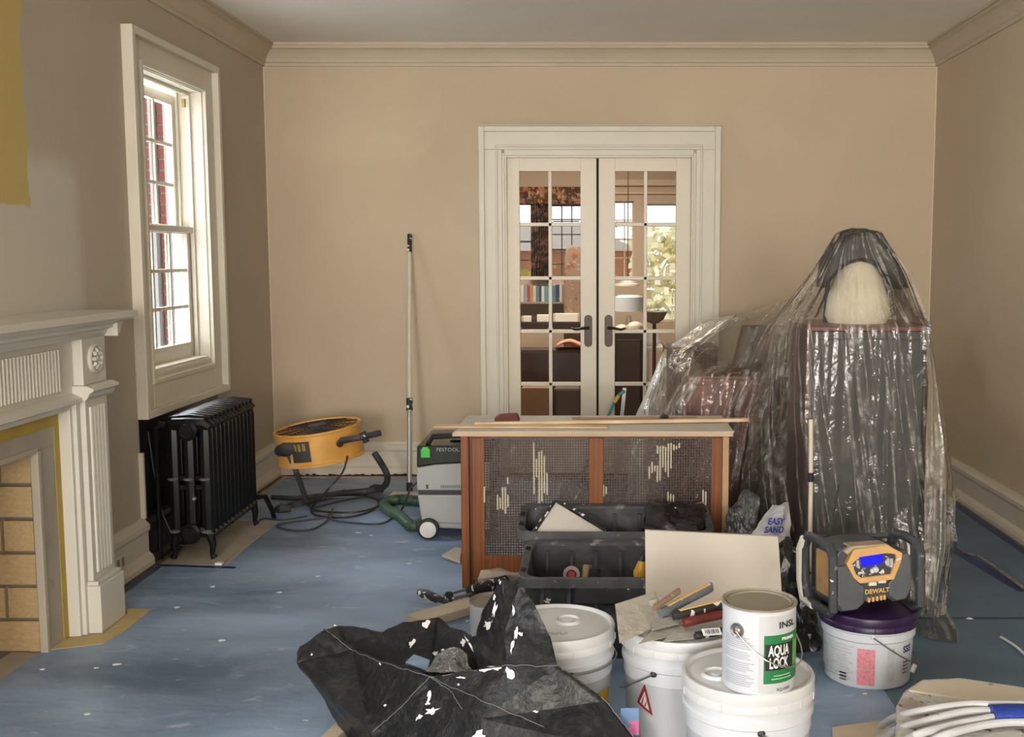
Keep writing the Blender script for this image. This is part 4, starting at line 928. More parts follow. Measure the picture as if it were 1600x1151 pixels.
# ------------------------------------------------------------ totes
def tote(x0, x1, y0, y1, z0, zr, lab, grp=None, tilt=0):
    t = thing('storage_tote', ((x0 + x1) / 2, (y0 + y1) / 2, z0), lab, 'tote')
    tp = .045; th = .006
    o = [(x0 + tp, y0 + tp, z0), (x1 - tp, y0 + tp, z0), (x1 - tp, y1 - tp, z0), (x0 + tp, y1 - tp, z0)]
    def sl(dz): return -dz * tilt
    up = [(x0 + .02, y0 + .02, zr), (x1 - .02, y0 + .02, zr), (x1 - .02, y1 - .02, zr + tilt), (x0 + .02, y1 - .02, zr + tilt)]
    m = MB(); m.add(o + up, [(0,1,2,3), (0,1,5,4), (1,2,6,5), (2,3,7,6), (3,0,4,7)])
    ob('body', m, dusty, t, solid=.006)
    rim = MB()
    R4 = [(x0, y0, zr), (x1, y0, zr), (x1, y1, zr + tilt), (x0, y1, zr + tilt)]
    # rounded corner rim path
    P_ = []
    rc = .05
    def lerpz(y): return zr + tilt * (y - y0) / (y1 - y0)
    for cxx, cyy, a0 in ((x0 + rc, y0 + rc, 180), (x1 - rc, y0 + rc, 270), (x1 - rc, y1 - rc, 0), (x0 + rc, y1 - rc, 90)):
        for k in range(6):
            a = R(a0 + 18 * k); yy = cyy + rc * math.sin(a); P_.append((cxx + rc * math.cos(a), yy, lerpz(yy)))
    n = len(P_); cxm, cym = (x0 + x1) / 2, (y0 + y1) / 2
    vs = []; 
    for (x, y, z) in P_:
        d = Vector((cxm - x, cym - y, 0)); ix = x + (.028 if x < cxm else -.028) ; iy = y + (.028 if y < cym else -.028)
        vs += [(x, y, z - .03), (x, y, z), ((x*.85 + ix*.15), (y*.85 + iy*.15), z + .005), (ix, iy, z), (ix, iy, z - .012)]
    fs = []
    for i in range(n):
        j = (i + 1) % n
        for k in range(4): fs.append((i*5+k, j*5+k, j*5+k+1, i*5+k+1))
    rim.add(vs, fs); ob('rim', rim, M('scuffed_rim', (.07, .072, .078), .6, var=.3, vs=15, spl=(((.30, .29, .28), 18, .60, .1), ((.7, .68, .65), 30, .7, .02))), t, smooth=True)
    for k in range(7):
        x = x0 + .08 + (x1 - x0 - .16) * k / 6
        ob('rib', MB().bar((x, y0 + tp - .004, z0 + .02), (x, y0 + .024, zr - .03), .018, .012, up=(1, 0, 0)), dusty, t)
        ob('rib', MB().bar((x, y1 - tp - .010, z0 + .02), (x, y1 - .034, zr + tilt - .03), .018, .012, up=(1, 0, 0)), dusty, t)
    ob('grip_ledge', MB().box(cxm - .16, cxm + .16, y0 + .004, y0 + .04, zr - .085, zr - .03), dusty, t, bevel=.004)
    for yy in (y0 + .1, y1 - .12): ob('handle_slot', MB().box(x0 + .004, x0 + .022, yy - .02, yy + .02, lerpz(yy) - .028, lerpz(yy) + .0065), M('slot_black', (.004, .004, .004), .8), t, bevel=.004)
    return t
q1 = onZ(808, 905, .29); q2 = onZ(830, 843, .29)
tote(q1.x, q1.x + .70, q1.y, min(q2.y, 3.99), 0.004, .29, 'near dusty black storage tote behind the beige board', tilt=.0)
tote(onY(806, 835, 4.0).x, onY(1119, 835, 4.0).x, 4.0, 4.325, 0.004, .315, 'rear dusty black storage tote against the radiator cover', tilt=.035)
# white paint tray in rear tote
t = thing('paint_tray', (-.12, 4.15, .30), 'white paint crusted plastic tray propped in the rear tote', 'tray')
pa, pb2, pc_, pd_ = onY(832, 832, 4.12), onY(872, 782, 4.26), onY(950, 826, 4.12), onY(905, 836, 4.06)
pts4 = [onY(834, 833, 4.10), onY(868, 783, 4.24), onY(880, 786, 4.24), onY(950, 828, 4.14), onY(930, 836, 4.08)]
nrm = (pts4[2] - pts4[0]).cross(pts4[3] - pts4[0]).normalized() * -.0
ob('tray_body', MB().add([onY(834, 836, 4.06), onY(868, 784, 4.22), onY(945, 830, 4.10), onY(900, 852, 4.06)] + [onY(838, 846, 4.12), onY(872, 794, 4.28), onY(950, 842, 4.16), onY(905, 862, 4.12)], [(0,1,2,3),(4,7,6,5),(0,4,5,1),(1,5,6,2),(2,6,7,3),(3,7,4,0)]), pale_grey, t, bevel=.004)
ob('tray_edge', MB().tube([onY(832, 832, 4.05), onY(868, 782, 4.21), onY(884, 786, 4.20), onY(947, 829, 4.09)], .006, 6), splat_black, t)
# helper for crumpled film lumps
def lump(name, mat, pts, lab, cat, amp=.02, n=4, seed=0, solid=.0, par=None):
    bm = bmesh.new()
    for p in pts: bm.verts.new(p)
    bmesh.ops.convex_hull(bm, input=bm.verts)
    for v in [v for v in bm.verts if not v.link_faces]: bm.verts.remove(v)
    for k in range(n):
        bmesh.ops.subdivide_edges(bm, edges=bm.edges[:], cuts=1, use_grid_fill=True)
        bmesh.ops.triangulate(bm, faces=[f for f in bm.faces if len(f.verts) > 4])
    bm.normal_update()
    mn = min(v.co.z for v in bm.verts)
    for v in bm.verts:
        q = v.co * 13 + Vector((seed * 7.1, 0, 0))
        d = (1 - abs(noise.noise(q)) * 2.4) * .6 + noise.noise(q * 2.7) * .4
        v.co += v.normal * d * amp
        v.co.z = max(v.co.z, mn)
    m = MB(); m.v = [v.co.copy() for v in bm.verts]; bm.verts.index_update(); m.f = [tuple(v.index for v in f.verts) for f in bm.faces]; bm.free()
    o = ob(name, m, mat, par, smooth=True, ang=28)
    if par is None: tag(o, lab, cat)
    return o
lump('black_plastic_bag', bag2_m, [onY(1008, 790, 4.15), onY(1020, 786, 4.28), onY(1095, 786, 4.28), onY(1108, 815, 4.2), onY(1100, 832, 4.06), onY(1010, 830, 4.06), Vector((.2, 4.1, .22)), Vector((.38, 4.25, .22))], 'crumpled black plastic bag stuffed in the right of the rear tote', 'bag', .02, 4, 1)
# things in the near tote
ty = 3.80
t = thing('tape_roll', onY(893, 900, ty), 'round clear tape reel with red centre in the near tote', 'tape')
c = onY(893, 897, ty)
X_ = Matrix.Translation(c) @ Matrix.Rotation(R(80), 4, 'X')
ob('ring', MB(X_).lathe([(.018, -.012), (.030, -.012), (.030, .012), (.018, .012), (.018, -.012)], n=24, cap0=False, cap1=False), M('reel_grey', (.35, .3, .3), .4), t, smooth=True)
ob('core', MB(X_).lathe([(.014, -.008), (.014, .008)], n=14), M('reel_red', (.45, .05, .06), .5), t)
ob('hub_fill', MB().tube([c - Vector((0, 0, .03)), Vector((c.x, c.y, .02))], .010, 6), blackm, t)
t = thing('yellow_tool', Vector((onY(1000, 895, 3.75).x - .01, 3.76, .02)), 'yellow handled tool standing in the near tote beside the beige board', 'tool')
c = onY(1000, 893, 3.76)
ob('body', MB().tube([Vector((c.x, c.y, .02)), c - Vector((0, 0, .03)), c, c + Vector((.006, 0, .04))], [.012, .022, .024, .012], 10), M('tool_amber', (.60, .32, .03), .4, spl=(((.1, .08, .05), 30, .6, .04),)), t, smooth=True)
ob('cap', MB().tube([c + Vector((.006, 0, .04)), c + Vector((.010, 0, .06))], [.012, .008], 8), blackm, t)
tag(ob('chalk_block', MB().tube([onY(913, 905, 3.8), onY(916, 886, 3.84), onY(922, 886, 3.86)], [.012, .014, .010], 8), M('tan_tool', (.30, .24, .14), .6), smooth=True), 'small tan tool handle beside the tape reel in the near tote', 'tool')
# beige board
tb = [onY(1008, 828, 3.46), onY(1216, 838, 3.46)]
bz = MB(); 
p0 = Vector((tb[0].x - .004, 3.22, .004)); p1 = Vector((tb[1].x, 3.22, .004))
th_ = Vector((0, .014, 0))
bz.add([p0, p1, tb[1], tb[0], p0 + th_, p1 + th_, tb[1] + th_, tb[0] + th_], [(0,1,2,3),(7,6,5,4),(0,4,5,1),(1,5,6,2),(2,6,7,3),(3,7,4,0)])
tag(ob('beige_board', bz, board_m, bevel=.0015), 'plain beige board leaning back against the near tote', 'board')

# ------------------------------------------------------------ buckets
def bucket(c, lab, lidmat=lid_p, bung=None, hnd=-20, hdrop=.06, name='plastic_bucket', hgt=.39, grp='white paint buckets'):
    t = thing(name, (c[0], c[1], 0.0042), lab, 'bucket', None)
    k = hgt / .39; z0 = 0.0042
    pr = [(.128, 0), (.134, .006), (.144, .262), (.147, .266), (.147, .30), (.152, .304), (.152, .316), (.148, .32), (.148, .338), (.150, .35)]
    if hgt < .3: pr = [(.128, 0), (.134, .006), (.142, .15), (.148, .156), (.148, .178), (.152, .182), (.152, .192), (.148, .196), (.148, .205)]
    ob('bucket_body', MB().lathe(pr, (c[0], c[1], z0), 56), white_p, t, smooth=True)
    zt_ = hgt - z0
    lid = ob('lid', MB().lathe([(.150, zt_ - .045), (.1545, zt_ - .044), (.1545, zt_ - .030), (.152, zt_ - .026), (.1545, zt_ - .006), (.1515, zt_ + .001), (.146, zt_ + .001), (.140, zt_ - .006), (.135, zt_ - .0065), (.128, zt_ - .004), (.05, zt_ - .004)], (c[0], c[1], z0), 56, cap0=False), lidmat, t, smooth=True)
    for a in range(0, 360, 24):
        ob('lid_tab', MB().bar((c[0] + .1548 * math.cos(R(a)), c[1] + .1548 * math.sin(R(a)), z0 + zt_ - .044), (c[0] + .1548 * math.cos(R(a)), c[1] + .1548 * math.sin(R(a)), z0 + zt_ - .028), .0025, .0025, up=(math.cos(R(a)), math.sin(R(a)), 0)), lidmat, lid)
    if bung:
        bc = (c[0] + bung[0], c[1] + bung[1], z0 + zt_ - .004)
        ob('bung', MB().lathe([(.036, 0), (.034, .007), (.030, .008), (.027, .002), (.014, .002), (.012, .006), (.004, .006)], bc, 28, cap0=False), lidmat, lid, smooth=True)
    # ears and bail
    zb = z0 + (.245 if hgt > .3 else .165); rr = .150
    zb = z0 + (.30 if hgt > .3 else .178)
    e0 = Vector((c[0] + rr * math.sin(R(hnd)), c[1] - rr * math.cos(R(hnd)), zb))
    e1 = Vector((c[0] + rr * math.sin(R(hnd + 180)), c[1] - rr * math.cos(R(hnd + 180)), zb))
    pts_ = []
    for i in range(19):
        a = math.pi * i / 18
        ang = R(hnd) + a * (1)
        pts_.append(Vector((c[0] + (rr + .008) * math.sin(ang), c[1] - (rr + .008) * math.cos(ang), zb - hdrop * math.sin(a))))
    bl_ = ob('bail_handle', MB().tube(pts_, .0022, 6), wire_m, t, smooth=True)
    for e in (e0, e1): ob('ear', MB().lathe([(.008, -.006), (.009, 0), (.006, .006)], e, 10), blackm if hgt > .3 else white_p, t)
    return t
b1 = (.356, 2.453); b2 = (.222, 2.775); b3 = (-.102, 2.785)
B1 = bucket(b1, 'front white bucket carrying the open labelled paint can', bung=(-.075, -.02), hnd=4, hdrop=.12)
B2 = bucket(b2, 'middle white bucket with red triangle logo and putty knives on top', hnd=150, hdrop=.1)
B3 = bucket(b3, 'left white bucket with clean lid beside the black trash bag', bung=(.03, .02), hnd=15, hdrop=-.0)
B4c = (.878, 3.40)
B4 = bucket(B4c, 'short white bucket with purple lid under the jobsite radio', lidmat=purple, hnd=-8, hdrop=.115, hgt=.235)
# decals. theta: angle right of the -Y direction
def camdir(c): return math.degrees(math.atan2(-c[0], c[1]))
def dec(parent, c, r, dth0, dth1, z0, z1, mat, name='label'):
    a = camdir(c); return ob(name, MB().cylpatch((c[0], c[1], 0), r, a + dth0, a + dth1, z0, z1), mat, parent)
# bucket 2 : triangle logo
a = camdir(b2); r0 = .1446; 
def cyp(c, r, th, z): return (c[0] + r * math.sin(R(th)), c[1] - r * math.cos(R(th)), z)
def tri(c, r, A_, B_, C_):
    return [cyp(c, r, *A_), cyp(c, r, *B_), cyp(c, r, *C_)]
def tri_cyl(c, r, P0, P1, P2, n=6):
    m = MB()
    for i in range(n):
        def lr(p, q, k): return (p[0] + (q[0]-p[0])*k, p[1] + (q[1]-p[1])*k)
        a0, a1 = lr(P1, P2, i / n), lr(P1, P2, (i + 1) / n)
        m.add([cyp(c, r, *P0), cyp(c, r, *a0), cyp(c, r, *a1)], [(0, 1, 2)])
    return m
th = lambda d: a + d
ob('logo_triangle', tri_cyl(b2, .1452, (th(-37), .272), (th(-47.5), .214), (th(-27), .192)), red_print, B2)
ob('logo_triangle_inset', tri_cyl(b2, .1456, (th(-37), .251), (th(-43.5), .218), (th(-31), .203)), white_print, B2)
for k in range(2): ob('logo_stripe', tri_cyl(b2, .1460, (th(-36.6 + k * 3.4), .246 - k * .012), (th(-41.2 + k * 4), .217 - k * .004), (th(-39.6 + k * 4), .2145 - k * .004)), red_print, B2)
ob('lettering', text_cyl(MB(), 'n', .06, (b2[0], b2[1]), .1440, th(-9), .125, bold=.002), navy_print, B2)
# bucket 1 navy label with star
a = camdir(b1)
ob('label', MB().cylpatch((b1[0], b1[1], 0), .1436, a - 66, a - 28, .06, .225), navy_print, B1)
stp = []
st = MB(); sc_c = (a - 50, .195)
for k in range(10):
    rr = .020 if k % 2 == 0 else .007; stp.append(cyp(b1, .1448, sc_c[0] + rr * math.sin(k * math.pi / 5) / .143 * 57.3, sc_c[1] + rr * math.cos(k * math.pi / 5)))
st.add([cyp(b1, .1448, *sc_c)] + stp, [(0, 1 + k, 1 + (k + 1) % 10) for k in range(10)])
ob('star_print', st, white_print, B1)
a = camdir(b3)
ob('label', MB().cylpatch((b3[0], b3[1], 0), .1447, a + 38, a + 70, .14, .235), M('mustard_print', (.50, .36, .03), .5), B3)
sq = []
for k in range(40): sq.append((b3[0] - .055 + k * .0022, b3[1] - .075 + .009 * math.sin(k * 1.9) + .004 * math.sin(k * .7), .3862))
ob('scribble', MB().tube(sq, .0009, 4), M('lid_marker', (.22, .18, .14), .7), B3)
# bucket 4 printed panels
a = camdir(B4c); c4 = B4c
z0_ = .0
ob('text_panel', MB().cylpatch((c4[0], c4[1], 0), .1405, a - 78, a - 62, .05, .135), grey_print, B4)
tl_ = MB()
for k in range(11):
    z = .137 - k * .0105; tl_.cylpatch((c4[0], c4[1], 0), .1415, a - 60 + 2 * (k > 2), a - 16 - (k * 7 % 11), z, z + .005)
tag(ob('small_print', tl_, grey_print, B4), None, None, None, 'stuff')
ob('warning_panel', MB().cylpatch((c4[0], c4[1], 0), .1417, a - 12, a + 10, .075, .138), pink_print, B4)
ob('warning_panel', MB().cylpatch((c4[0], c4[1], 0), .1408, a - 12, a + 10, .022, .072), pink_print, B4)
ob('seal_print', MB().cylpatch((c4[0], c4[1], 0), .1410, a - 36, a - 26, .028, .052), black_print, B4)
ob('grey_panel', MB().cylpatch((c4[0], c4[1], 0), .1418, a + 26, a + 36, .035, .14), grey_print, B4)
ob('side_lettering', text_cyl(MB(), 'SSS', .030, c4, .1422, a + 58, .128, bold=.001), navy_print, B4)
for k in range(4): ob('side_print', MB().cylpatch((c4[0], c4[1], 0), .1418, a + 50, a + 62 - k, .085 - k * .011, .091 - k * .011), M('brown_print', (.22, .15, .14), .6), B4)
ob('bail_grip', MB().tube([cyp(c4, .158, a + 60, .055), cyp(c4, .160, a + 66, .075)], .008, 8), white_p, B4, smooth=True)
# ------------------------------------------------------------ paint can (labelled) on the front bucket
def paint_can(c, zb, lab, tilt=0):
    t = thing('paint_can', (c[0], c[1], zb), lab, 'paint can'); r = .082; h = .192
    ob('can_body', MB().lathe([(r - .001, 0), (r, .004), (r, h - .006), (r + .0022, h - .004), (r + .0022, h - .001), (r, h)], (c[0], c[1], zb), 56, cap1=False), M('can_white', (.55, .57, .62), .35), t, smooth=True)
    ob('can_lid', MB().lathe([(r, h - .004), (r + .0026, h - .003), (r + .0026, h + .001), (r - .001, h + .002), (r - .004, h - .003), (r - .008, h - .004), (r - .009, h - .001), (r - .013, h - .001), (r - .015, h - .004), (.03, h - .0035)], (c[0], c[1], zb), 56, cap0=False), tin, t, smooth=True)
    return t, r, h
cc = (.370, 2.385); zc = .3885
t, r, h = paint_can(cc, zc, 'labelled one gallon primer can with green label on the front bucket')
a = camdir(cc)
ob('grey_label_half', MB().cylpatch((*cc, 0), r + .0004, a + 0, a + 90, zc + .006, zc + h - .012), M('can_grey_label', (.46, .48, .50), .4), t)  # grey half of the label, right of the can seam
ob('green_label', MB().cylpatch((*cc, 0), r + .0009, a + 8, a + 88, zc + .028, zc + .137), green_print, t)
ob('black_label', MB().cylpatch((*cc, 0), r + .0013, a + 10, a + 62, zc + .058, zc + .117), black_print, t)
ob('lime_strip', MB().cylpatch((*cc, 0), r + .0013, a + 63, a + 86, zc + .058, zc + .117), M('lime_print', (.12, .34, .07), .5), t)
ob('brand_print', text_cyl(MB(), 'AQUA', .033, cc, r + .0020, a + 33, zc + .101, .56, bold=.0009), white_print, t)
ob('brand_print', text_cyl(MB(), 'LOCK', .033, cc, r + .0020, a + 33, zc + .073, .56, bold=.0009), white_print, t)
ob('maker_print', text_cyl(MB(), 'INSL', .020, cc, r + .0020, a + 48, zc + .158, 1.25, bold=.0005), black_print, t)
ob('primer_print', text_cyl(MB(), 'PRIMER', .010, cc, r + .0020, a + 50, zc + .127, 1.2, bold=.0003), white_print, t)
ob('code_print', text_cyl(MB(), 'AQ-0400', .010, cc, r + .0020, a + 42, zc + .013, 1.0), black_print, t)
ob('fine_line', MB().cylpatch((*cc, 0), r + .0018, a + 24, a + 56, zc + .044, zc + .0465), M('pale_green_print', (.3, .5, .3), .5), t)
ob('fine_line', MB().cylpatch((*cc, 0), r + .0018, a + 20, a + 58, zc + .037, zc + .0395), M('pale_green_print', (.3, .5, .3), .5), t)
sp2 = MB(); random.seed(9)
for k in range(24):
    z = zc + .018 + k * .0047
    if k in (6, 12, 17): continue
    sp2.cylpatch((*cc, 0), r + .0006, a - 62, a - 6 - random.random() * 14, z, z + .0022)
tag(ob('small_print', sp2, M('can_text_grey', (.36, .39, .45), .5), t), None, None, None, 'stuff')
ear = Vector(cyp(cc, r + .001, a - 35, zc + .142)); en = Vector((math.sin(R(a - 35)), -math.cos(R(a - 35)), 0))
ME = Matrix.Translation(ear) @ en.to_track_quat('Z', 'Y').to_matrix().to_4x4()
ob('ear', MB(ME).lathe([(.017, -.002), (.016, .004), (.010, .001), (.008, .004), (.003, .006)], n=24), wire_m, t, smooth=True)
hp2 = [ear + en * .006] + [Vector(cyp(cc, r + .005 + .012 * math.sin(math.pi * k / 12), a - 35 + 15 * k, zc + .142 - .078 * math.sin(math.pi * k / 12))) for k in range(1, 13)]
ob('bail_handle', MB().tube(hp2, .0016, 6), chrome, t, smooth=True)
# second can behind the bag
c2 = onZ(772, 936, .197)
t2, r2, h2 = paint_can((c2.x, c2.y), .0042, 'paint can half hidden behind the peak of the black trash bag')

# ------------------------------------------------------------ putty knives on the middle bucket
zl = .392
def knife(bl, h0, h1, hw, gm, lab, gm2=None, thick=.022, th=.0016):
    t = thing('putty_knife', bl[0], lab, 'putty knife', None)
    m = MB(); n = len(bl); nn = (bl[1] - bl[0]).cross(bl[2] - bl[0]).normalized() * th
    if nn.z < 0: nn = -nn
    m.add(bl + [p + nn for p in bl], [tuple(range(n))[::-1], tuple(range(n, 2*n))] + [(i, (i+1) % n, (i+1) % n + n, i + n) for i in range(n)])
    ob('blade', m, blade_m, t)
    pts = [h0, h0.lerp(h1, .12), h0.lerp(h1, .3), h0.lerp(h1, .55), h0.lerp(h1, .8), h0.lerp(h1, .95), h1]
    ws = [hw * .55, hw * .95, hw * .75, hw * .9, hw, hw * .9, hw * .4]
    ob('grip', MB().tube(pts, ws, 10, ry=thick / 2), gm, t, smooth=True)
    if gm2:
        off = Vector((0, 0, thick * .38)); ob('grip_inlay', MB().tube([p + off for p in pts[1:6]], [w_ * .5 for w_ in ws[1:6]], 8, ry=thick * .2), gm2, t, smooth=True)
    return t
knife([onZ(968, 1005, .396), onZ(1040, 972, .400), onZ(1024, 924, .455), onZ(961, 944, .45)], onZ(1032, 958, .425), onZ(1112, 916, .458), .017, grip_m, 'wide taping knife with grey and yellow grip topmost on the middle bucket', ygrip, .026)
knife([onZ(998, 1006, .394), onZ(1072, 988, .397), onZ(1060, 962, .402), onZ(1030, 975, .400)], onZ(1068, 972, .412), onZ(1143, 955, .418), .019, red_grip, 'putty knife with dark red speckled grip on the middle bucket', None, .026)
knife([onZ(1035, 1003, .3925), onZ(1088, 997, .394), onZ(1083, 986, .398), onZ(1050, 988, .398)], onZ(1086, 993, .404), onZ(1140, 984, .404), .016, splat_black, 'black handled knife with white barcode sticker lowest on the middle bucket', None, .02)
stx = onZ(1112, 987, .4165)
stk_ = tag(ob('sticker', MB(Matrix.Translation(stx) @ Matrix.Rotation(R(12), 4, 'Z') @ Matrix.Rotation(R(30), 4, 'X')).box(-.024, .024, -.011, .011, 0, .0012), white_print), 'white barcode sticker on the lowest black knife handle', 'sticker')
for k in range(9): ob('bar_print', MB(Matrix.Translation(stx) @ Matrix.Rotation(R(12), 4, 'Z') @ Matrix.Rotation(R(30), 4, 'X')).box(-.017 + k * .004, -.0155 + k * .004 + (k % 3) * .0006, -.006, .007, .0012, .0016), navy_print, stk_)
knife([onZ(1018, 985, .406), onZ(1060, 975, .408), onZ(1056, 955, .415), onZ(1020, 962, .412)], onZ(1052, 962, .430), onZ(1127, 943, .440), .015, splat_black, 'paint splashed black and tan knife behind the red one on the middle bucket', ygrip, .024)
knife([onZ(1012, 950, .43), onZ(1030, 945, .435), onZ(1026, 936, .45), onZ(1014, 938, .445)], onZ(1022, 950, .445), onZ(1062, 922, .470), .010, M('brown_grip', (.22, .15, .10), .5, spl=(((.6, .5, .3), 30, .6, .05),)), 'slim brown handled knife behind the topmost taping knife', None, .016)

# ------------------------------------------------------------ radio on the purple lid
RZ = .2365
RX = Matrix.Translation((c4[0] + .0, c4[1] - .07, RZ)) @ Matrix.Rotation(R(9), 4, 'Z') @ Matrix.Rotation(R(-4), 4, 'X')
rd = thing('jobsite_radio', (c4[0], c4[1] - .05, RZ), 'yellow and black jobsite radio with lit blue display on the purple lidded bucket', 'radio')
S = 2235.0
def rp_(pts): return [((u - 620) / S, (566 - v) / S) for u, v in pts]
outl = rp_([(360, 130), (400, 100), (470, 88), (700, 84), (790, 130), (870, 145), (898, 205), (905, 420), (862, 492), (765, 503), (700, 462), (575, 476), (500, 548), (375, 560), (325, 505), (325, 215)])
rbm = M('radio_dark_shell', (.055, .062, .070), .5, var=.2, vs=20, spl=(((.25, .25, .25), 22, .64, .1), ((.7, .7, .68), 40, .72, .02)))
ob('housing', MB(RX).prism(outl, 0, .17, 'y'), rbm, rd, bevel=.006)
spk = M('speaker_grey', (.085, .095, .105), .5, var=.2, vs=14, spl=(((.28, .29, .30), 9, .62, .2),))
ob('speaker_cover', MB(RX).prism(rp_([(345, 232), (405, 222), (440, 260), (500, 352), (545, 378), (535, 500), (485, 540), (380, 548), (345, 500)]), -.012, .002, 'y'), spk, rd, bevel=.005)
ob('speaker_cover', MB(RX).prism(rp_([(800, 175), (858, 152), (888, 210), (892, 405), (850, 480), (775, 493), (722, 450), (715, 365), (760, 320)]), -.012, .002, 'y'), spk, rd, bevel=.005)
fo = rp_([(385, 130), (440, 95), (700, 88), (815, 148), (800, 225), (750, 335), (490, 350), (415, 215), (370, 215)])
fi = rp_([(440, 212), (500, 165), (690, 145), (762, 155), (770, 190), (728, 296), (505, 312), (470, 290)])
fr_ = MB(RX)
ring_o = rp_([(400, 210), (455, 112), (700, 92), (812, 150), (800, 215), (748, 332), (500, 350), (455, 310)])
ring_i = rp_([(440, 212), (495, 165), (690, 145), (762, 155), (770, 190), (728, 296), (510, 312), (470, 285)])
n = 8
fr_.add([(p[0], -.020, p[1]) for p in ring_o] + [(p[0], -.020, p[1]) for p in ring_i] + [(p[0], .002, p[1]) for p in ring_o] + [(p[0], .002, p[1]) for p in ring_i],
    [(i, (i+1) % n, (i+1) % n + n, i + n) for i in range(n)] + [(i + 2*n, i, (i) , (i+1) % n) [:0] or (i, i + 2*n, (i+1) % n + 2*n, (i+1) % n) for i in range(n)] + [(i + n, (i+1) % n + n, (i+1) % n + 3*n, i + 3*n) for i in range(n)])
ob('display_bezel', fr_, yellow2, rd)
ob('top_cap', MB(RX).prism(rp_([(385, 125), (440, 88), (700, 82), (770, 128), (700, 100), (455, 112), (415, 150)]), -.016, .05, 'y'), M('dusty_tan', (.36, .29, .21), .6, var=.2, vs=20), rd, bevel=.004)
ob('control_panel', MB(RX).prism(ring_i, -.010, .0, 'y'), M('panel_speckled', (.05, .05, .055), .35, spl=(((.65, .66, .68), 55, .56, .04),)), rd)
ob('display', MB(RX).prism(rp_([(505, 175), (540, 162), (672, 148), (675, 205), (650, 222), (520, 238)]), -.015, -.008, 'y'), screen_m, rd)['label'] = 'lit blue display'
c = rp_([(622, 262)])[0]
ob('knob', MB(RX @ Matrix.Translation((c[0], -.012, c[1])) @ Matrix.Rotation(R(90), 4, 'X')).lathe([(.009, -.004), (.009, .004), (.006, .007)], n=18), white_p, rd, smooth=True)
for u in (490, 715, 740): 
    c = rp_([(u, 215)])[0]; ob('button', MB(RX).box(c[0] - .005, c[0] + .005, -.014, -.008, c[1] - .012, c[1] + .012), M('button_grey', (.4, .42, .44), .4), rd, bevel=.002)
for u, v in ((600, 362), (670, 347)):
    c = rp_([(u, v)])[0]; ob('latch_tab', MB(RX).box(c[0] - .013, c[0] + .013, -.014, .0, c[1] - .006, c[1] + .006), pale_grey, rd, bevel=.002)
c = rp_([(630, 412)])[0]
ob('brand_lettering', MB(RX).add([(c[0] + x, -.0145, c[1] + y + x * .06) for x, y in text2d('DEWALT', .020, wide=1.0, bold=.0006)[0]], text2d('DEWALT', .020, wide=1.0, bold=.0006)[1]), M('brand_yellow', (.62, .42, .10), .5), rd)
for u in (575, 605, 635, 665, 690):
    c = rp_([(u, 478 - (u - 575) * .12)])[0]; ob('rib', MB(RX).box(c[0] - .004, c[0] + .004, -.012, .01, c[1] - .007, c[1] + .008), yellow2, rd, bevel=.002)
cage = M('rubber_cage', (.045, .05, .055), .55, var=.2, vs=25, spl=(((.30, .30, .30), 22, .62, .1), ((.72, .72, .70), 35, .70, .02)))
cagew = M('paint_caked_cage', (.06, .062, .065), .55, spl=(((.74, .73, .70), 16, .50, .01),))
def loop(xo, mat, nm, y0=-.035, y1=.215, xi=0):
    pts = [Vector((xo, y0, .02)), Vector((xo, y0 + .0, .10)), Vector((xo, y0, .185)), Vector((xo, y0 + .03, .212)), Vector((xo + xi, (y0 + y1) / 2, .218)), Vector((xo + xi, y1 - .03, .212)), Vector((xo + xi, y1, .175)), Vector((xo + xi, y1, .06)), Vector((xo + xi, y1 - .03, .0)), Vector((xo, (y0 + y1) / 2, -.0)), Vector((xo, y0 + .03, .004))]
    return ob(nm, MB(RX).tube(pts, .0155, 10, closed=True), mat, rd, smooth=True)
loop(-.148, cage, 'cage_loop'); 
ob('cage_crust', MB(RX).tube([Vector((-.160, .195, .205)), Vector((-.163, .222, .165)), Vector((-.163, .224, .06)), Vector((-.160, .20, .0)), Vector((-.158, .12, -.004))], [.012, .014, .013, .014, .010], 8), pale_grey, rd, smooth=True)['label'] = 'white paint caked on the cage'
loop(.146, cage, 'cage_loop', y0=-.02, y1=.20)
ob('side_panel', MB(RX).box(-.135, -.128, .03, .15, .04, .18), M('dusty_amber', (.42, .24, .09), .6, var=.3, vs=14), rd, bevel=.006)
ob('side_panel', MB(RX).box(.125, .13, .03, .15, .04, .18), yellow, rd, bevel=.006)
ob('antenna', MB().tube([onY(1291, 843, 3.52), onY(1300, 815, 3.54), onY(1311, 757, 3.56)], [.006, .005, .003], 6), blackm, rd, smooth=True)
ob('cage_bar', MB(RX).tube([(-.148, .21, .20), (.146, .195, .20)], .010, 8), cage, rd, smooth=True)
ob('cage_bar', MB(RX).tube([(-.148, .21, .03), (.146, .195, .03)], .010, 8), cage, rd, smooth=True)

# black spattered bag behind the radio
lump('black_rubbish_bag', M('spattered_bag', (.014, .014, .015), .3, bump=.6, bs=28, spec=.7, spl=(((.8, .8, .78), 17, .66, .01),)), [Vector(p) for p in ((.59, 3.58, 0), (.76, 3.62, 0), (.78, 3.9, 0), (.60, 3.9, 0), (.645, 3.62, .33), (.68, 3.8, .35), (.74, 3.68, .18), (.75, 3.85, .28))], 'paint spattered black rubbish bag between the beige board and radio', 'bag', .035, 4, 3)
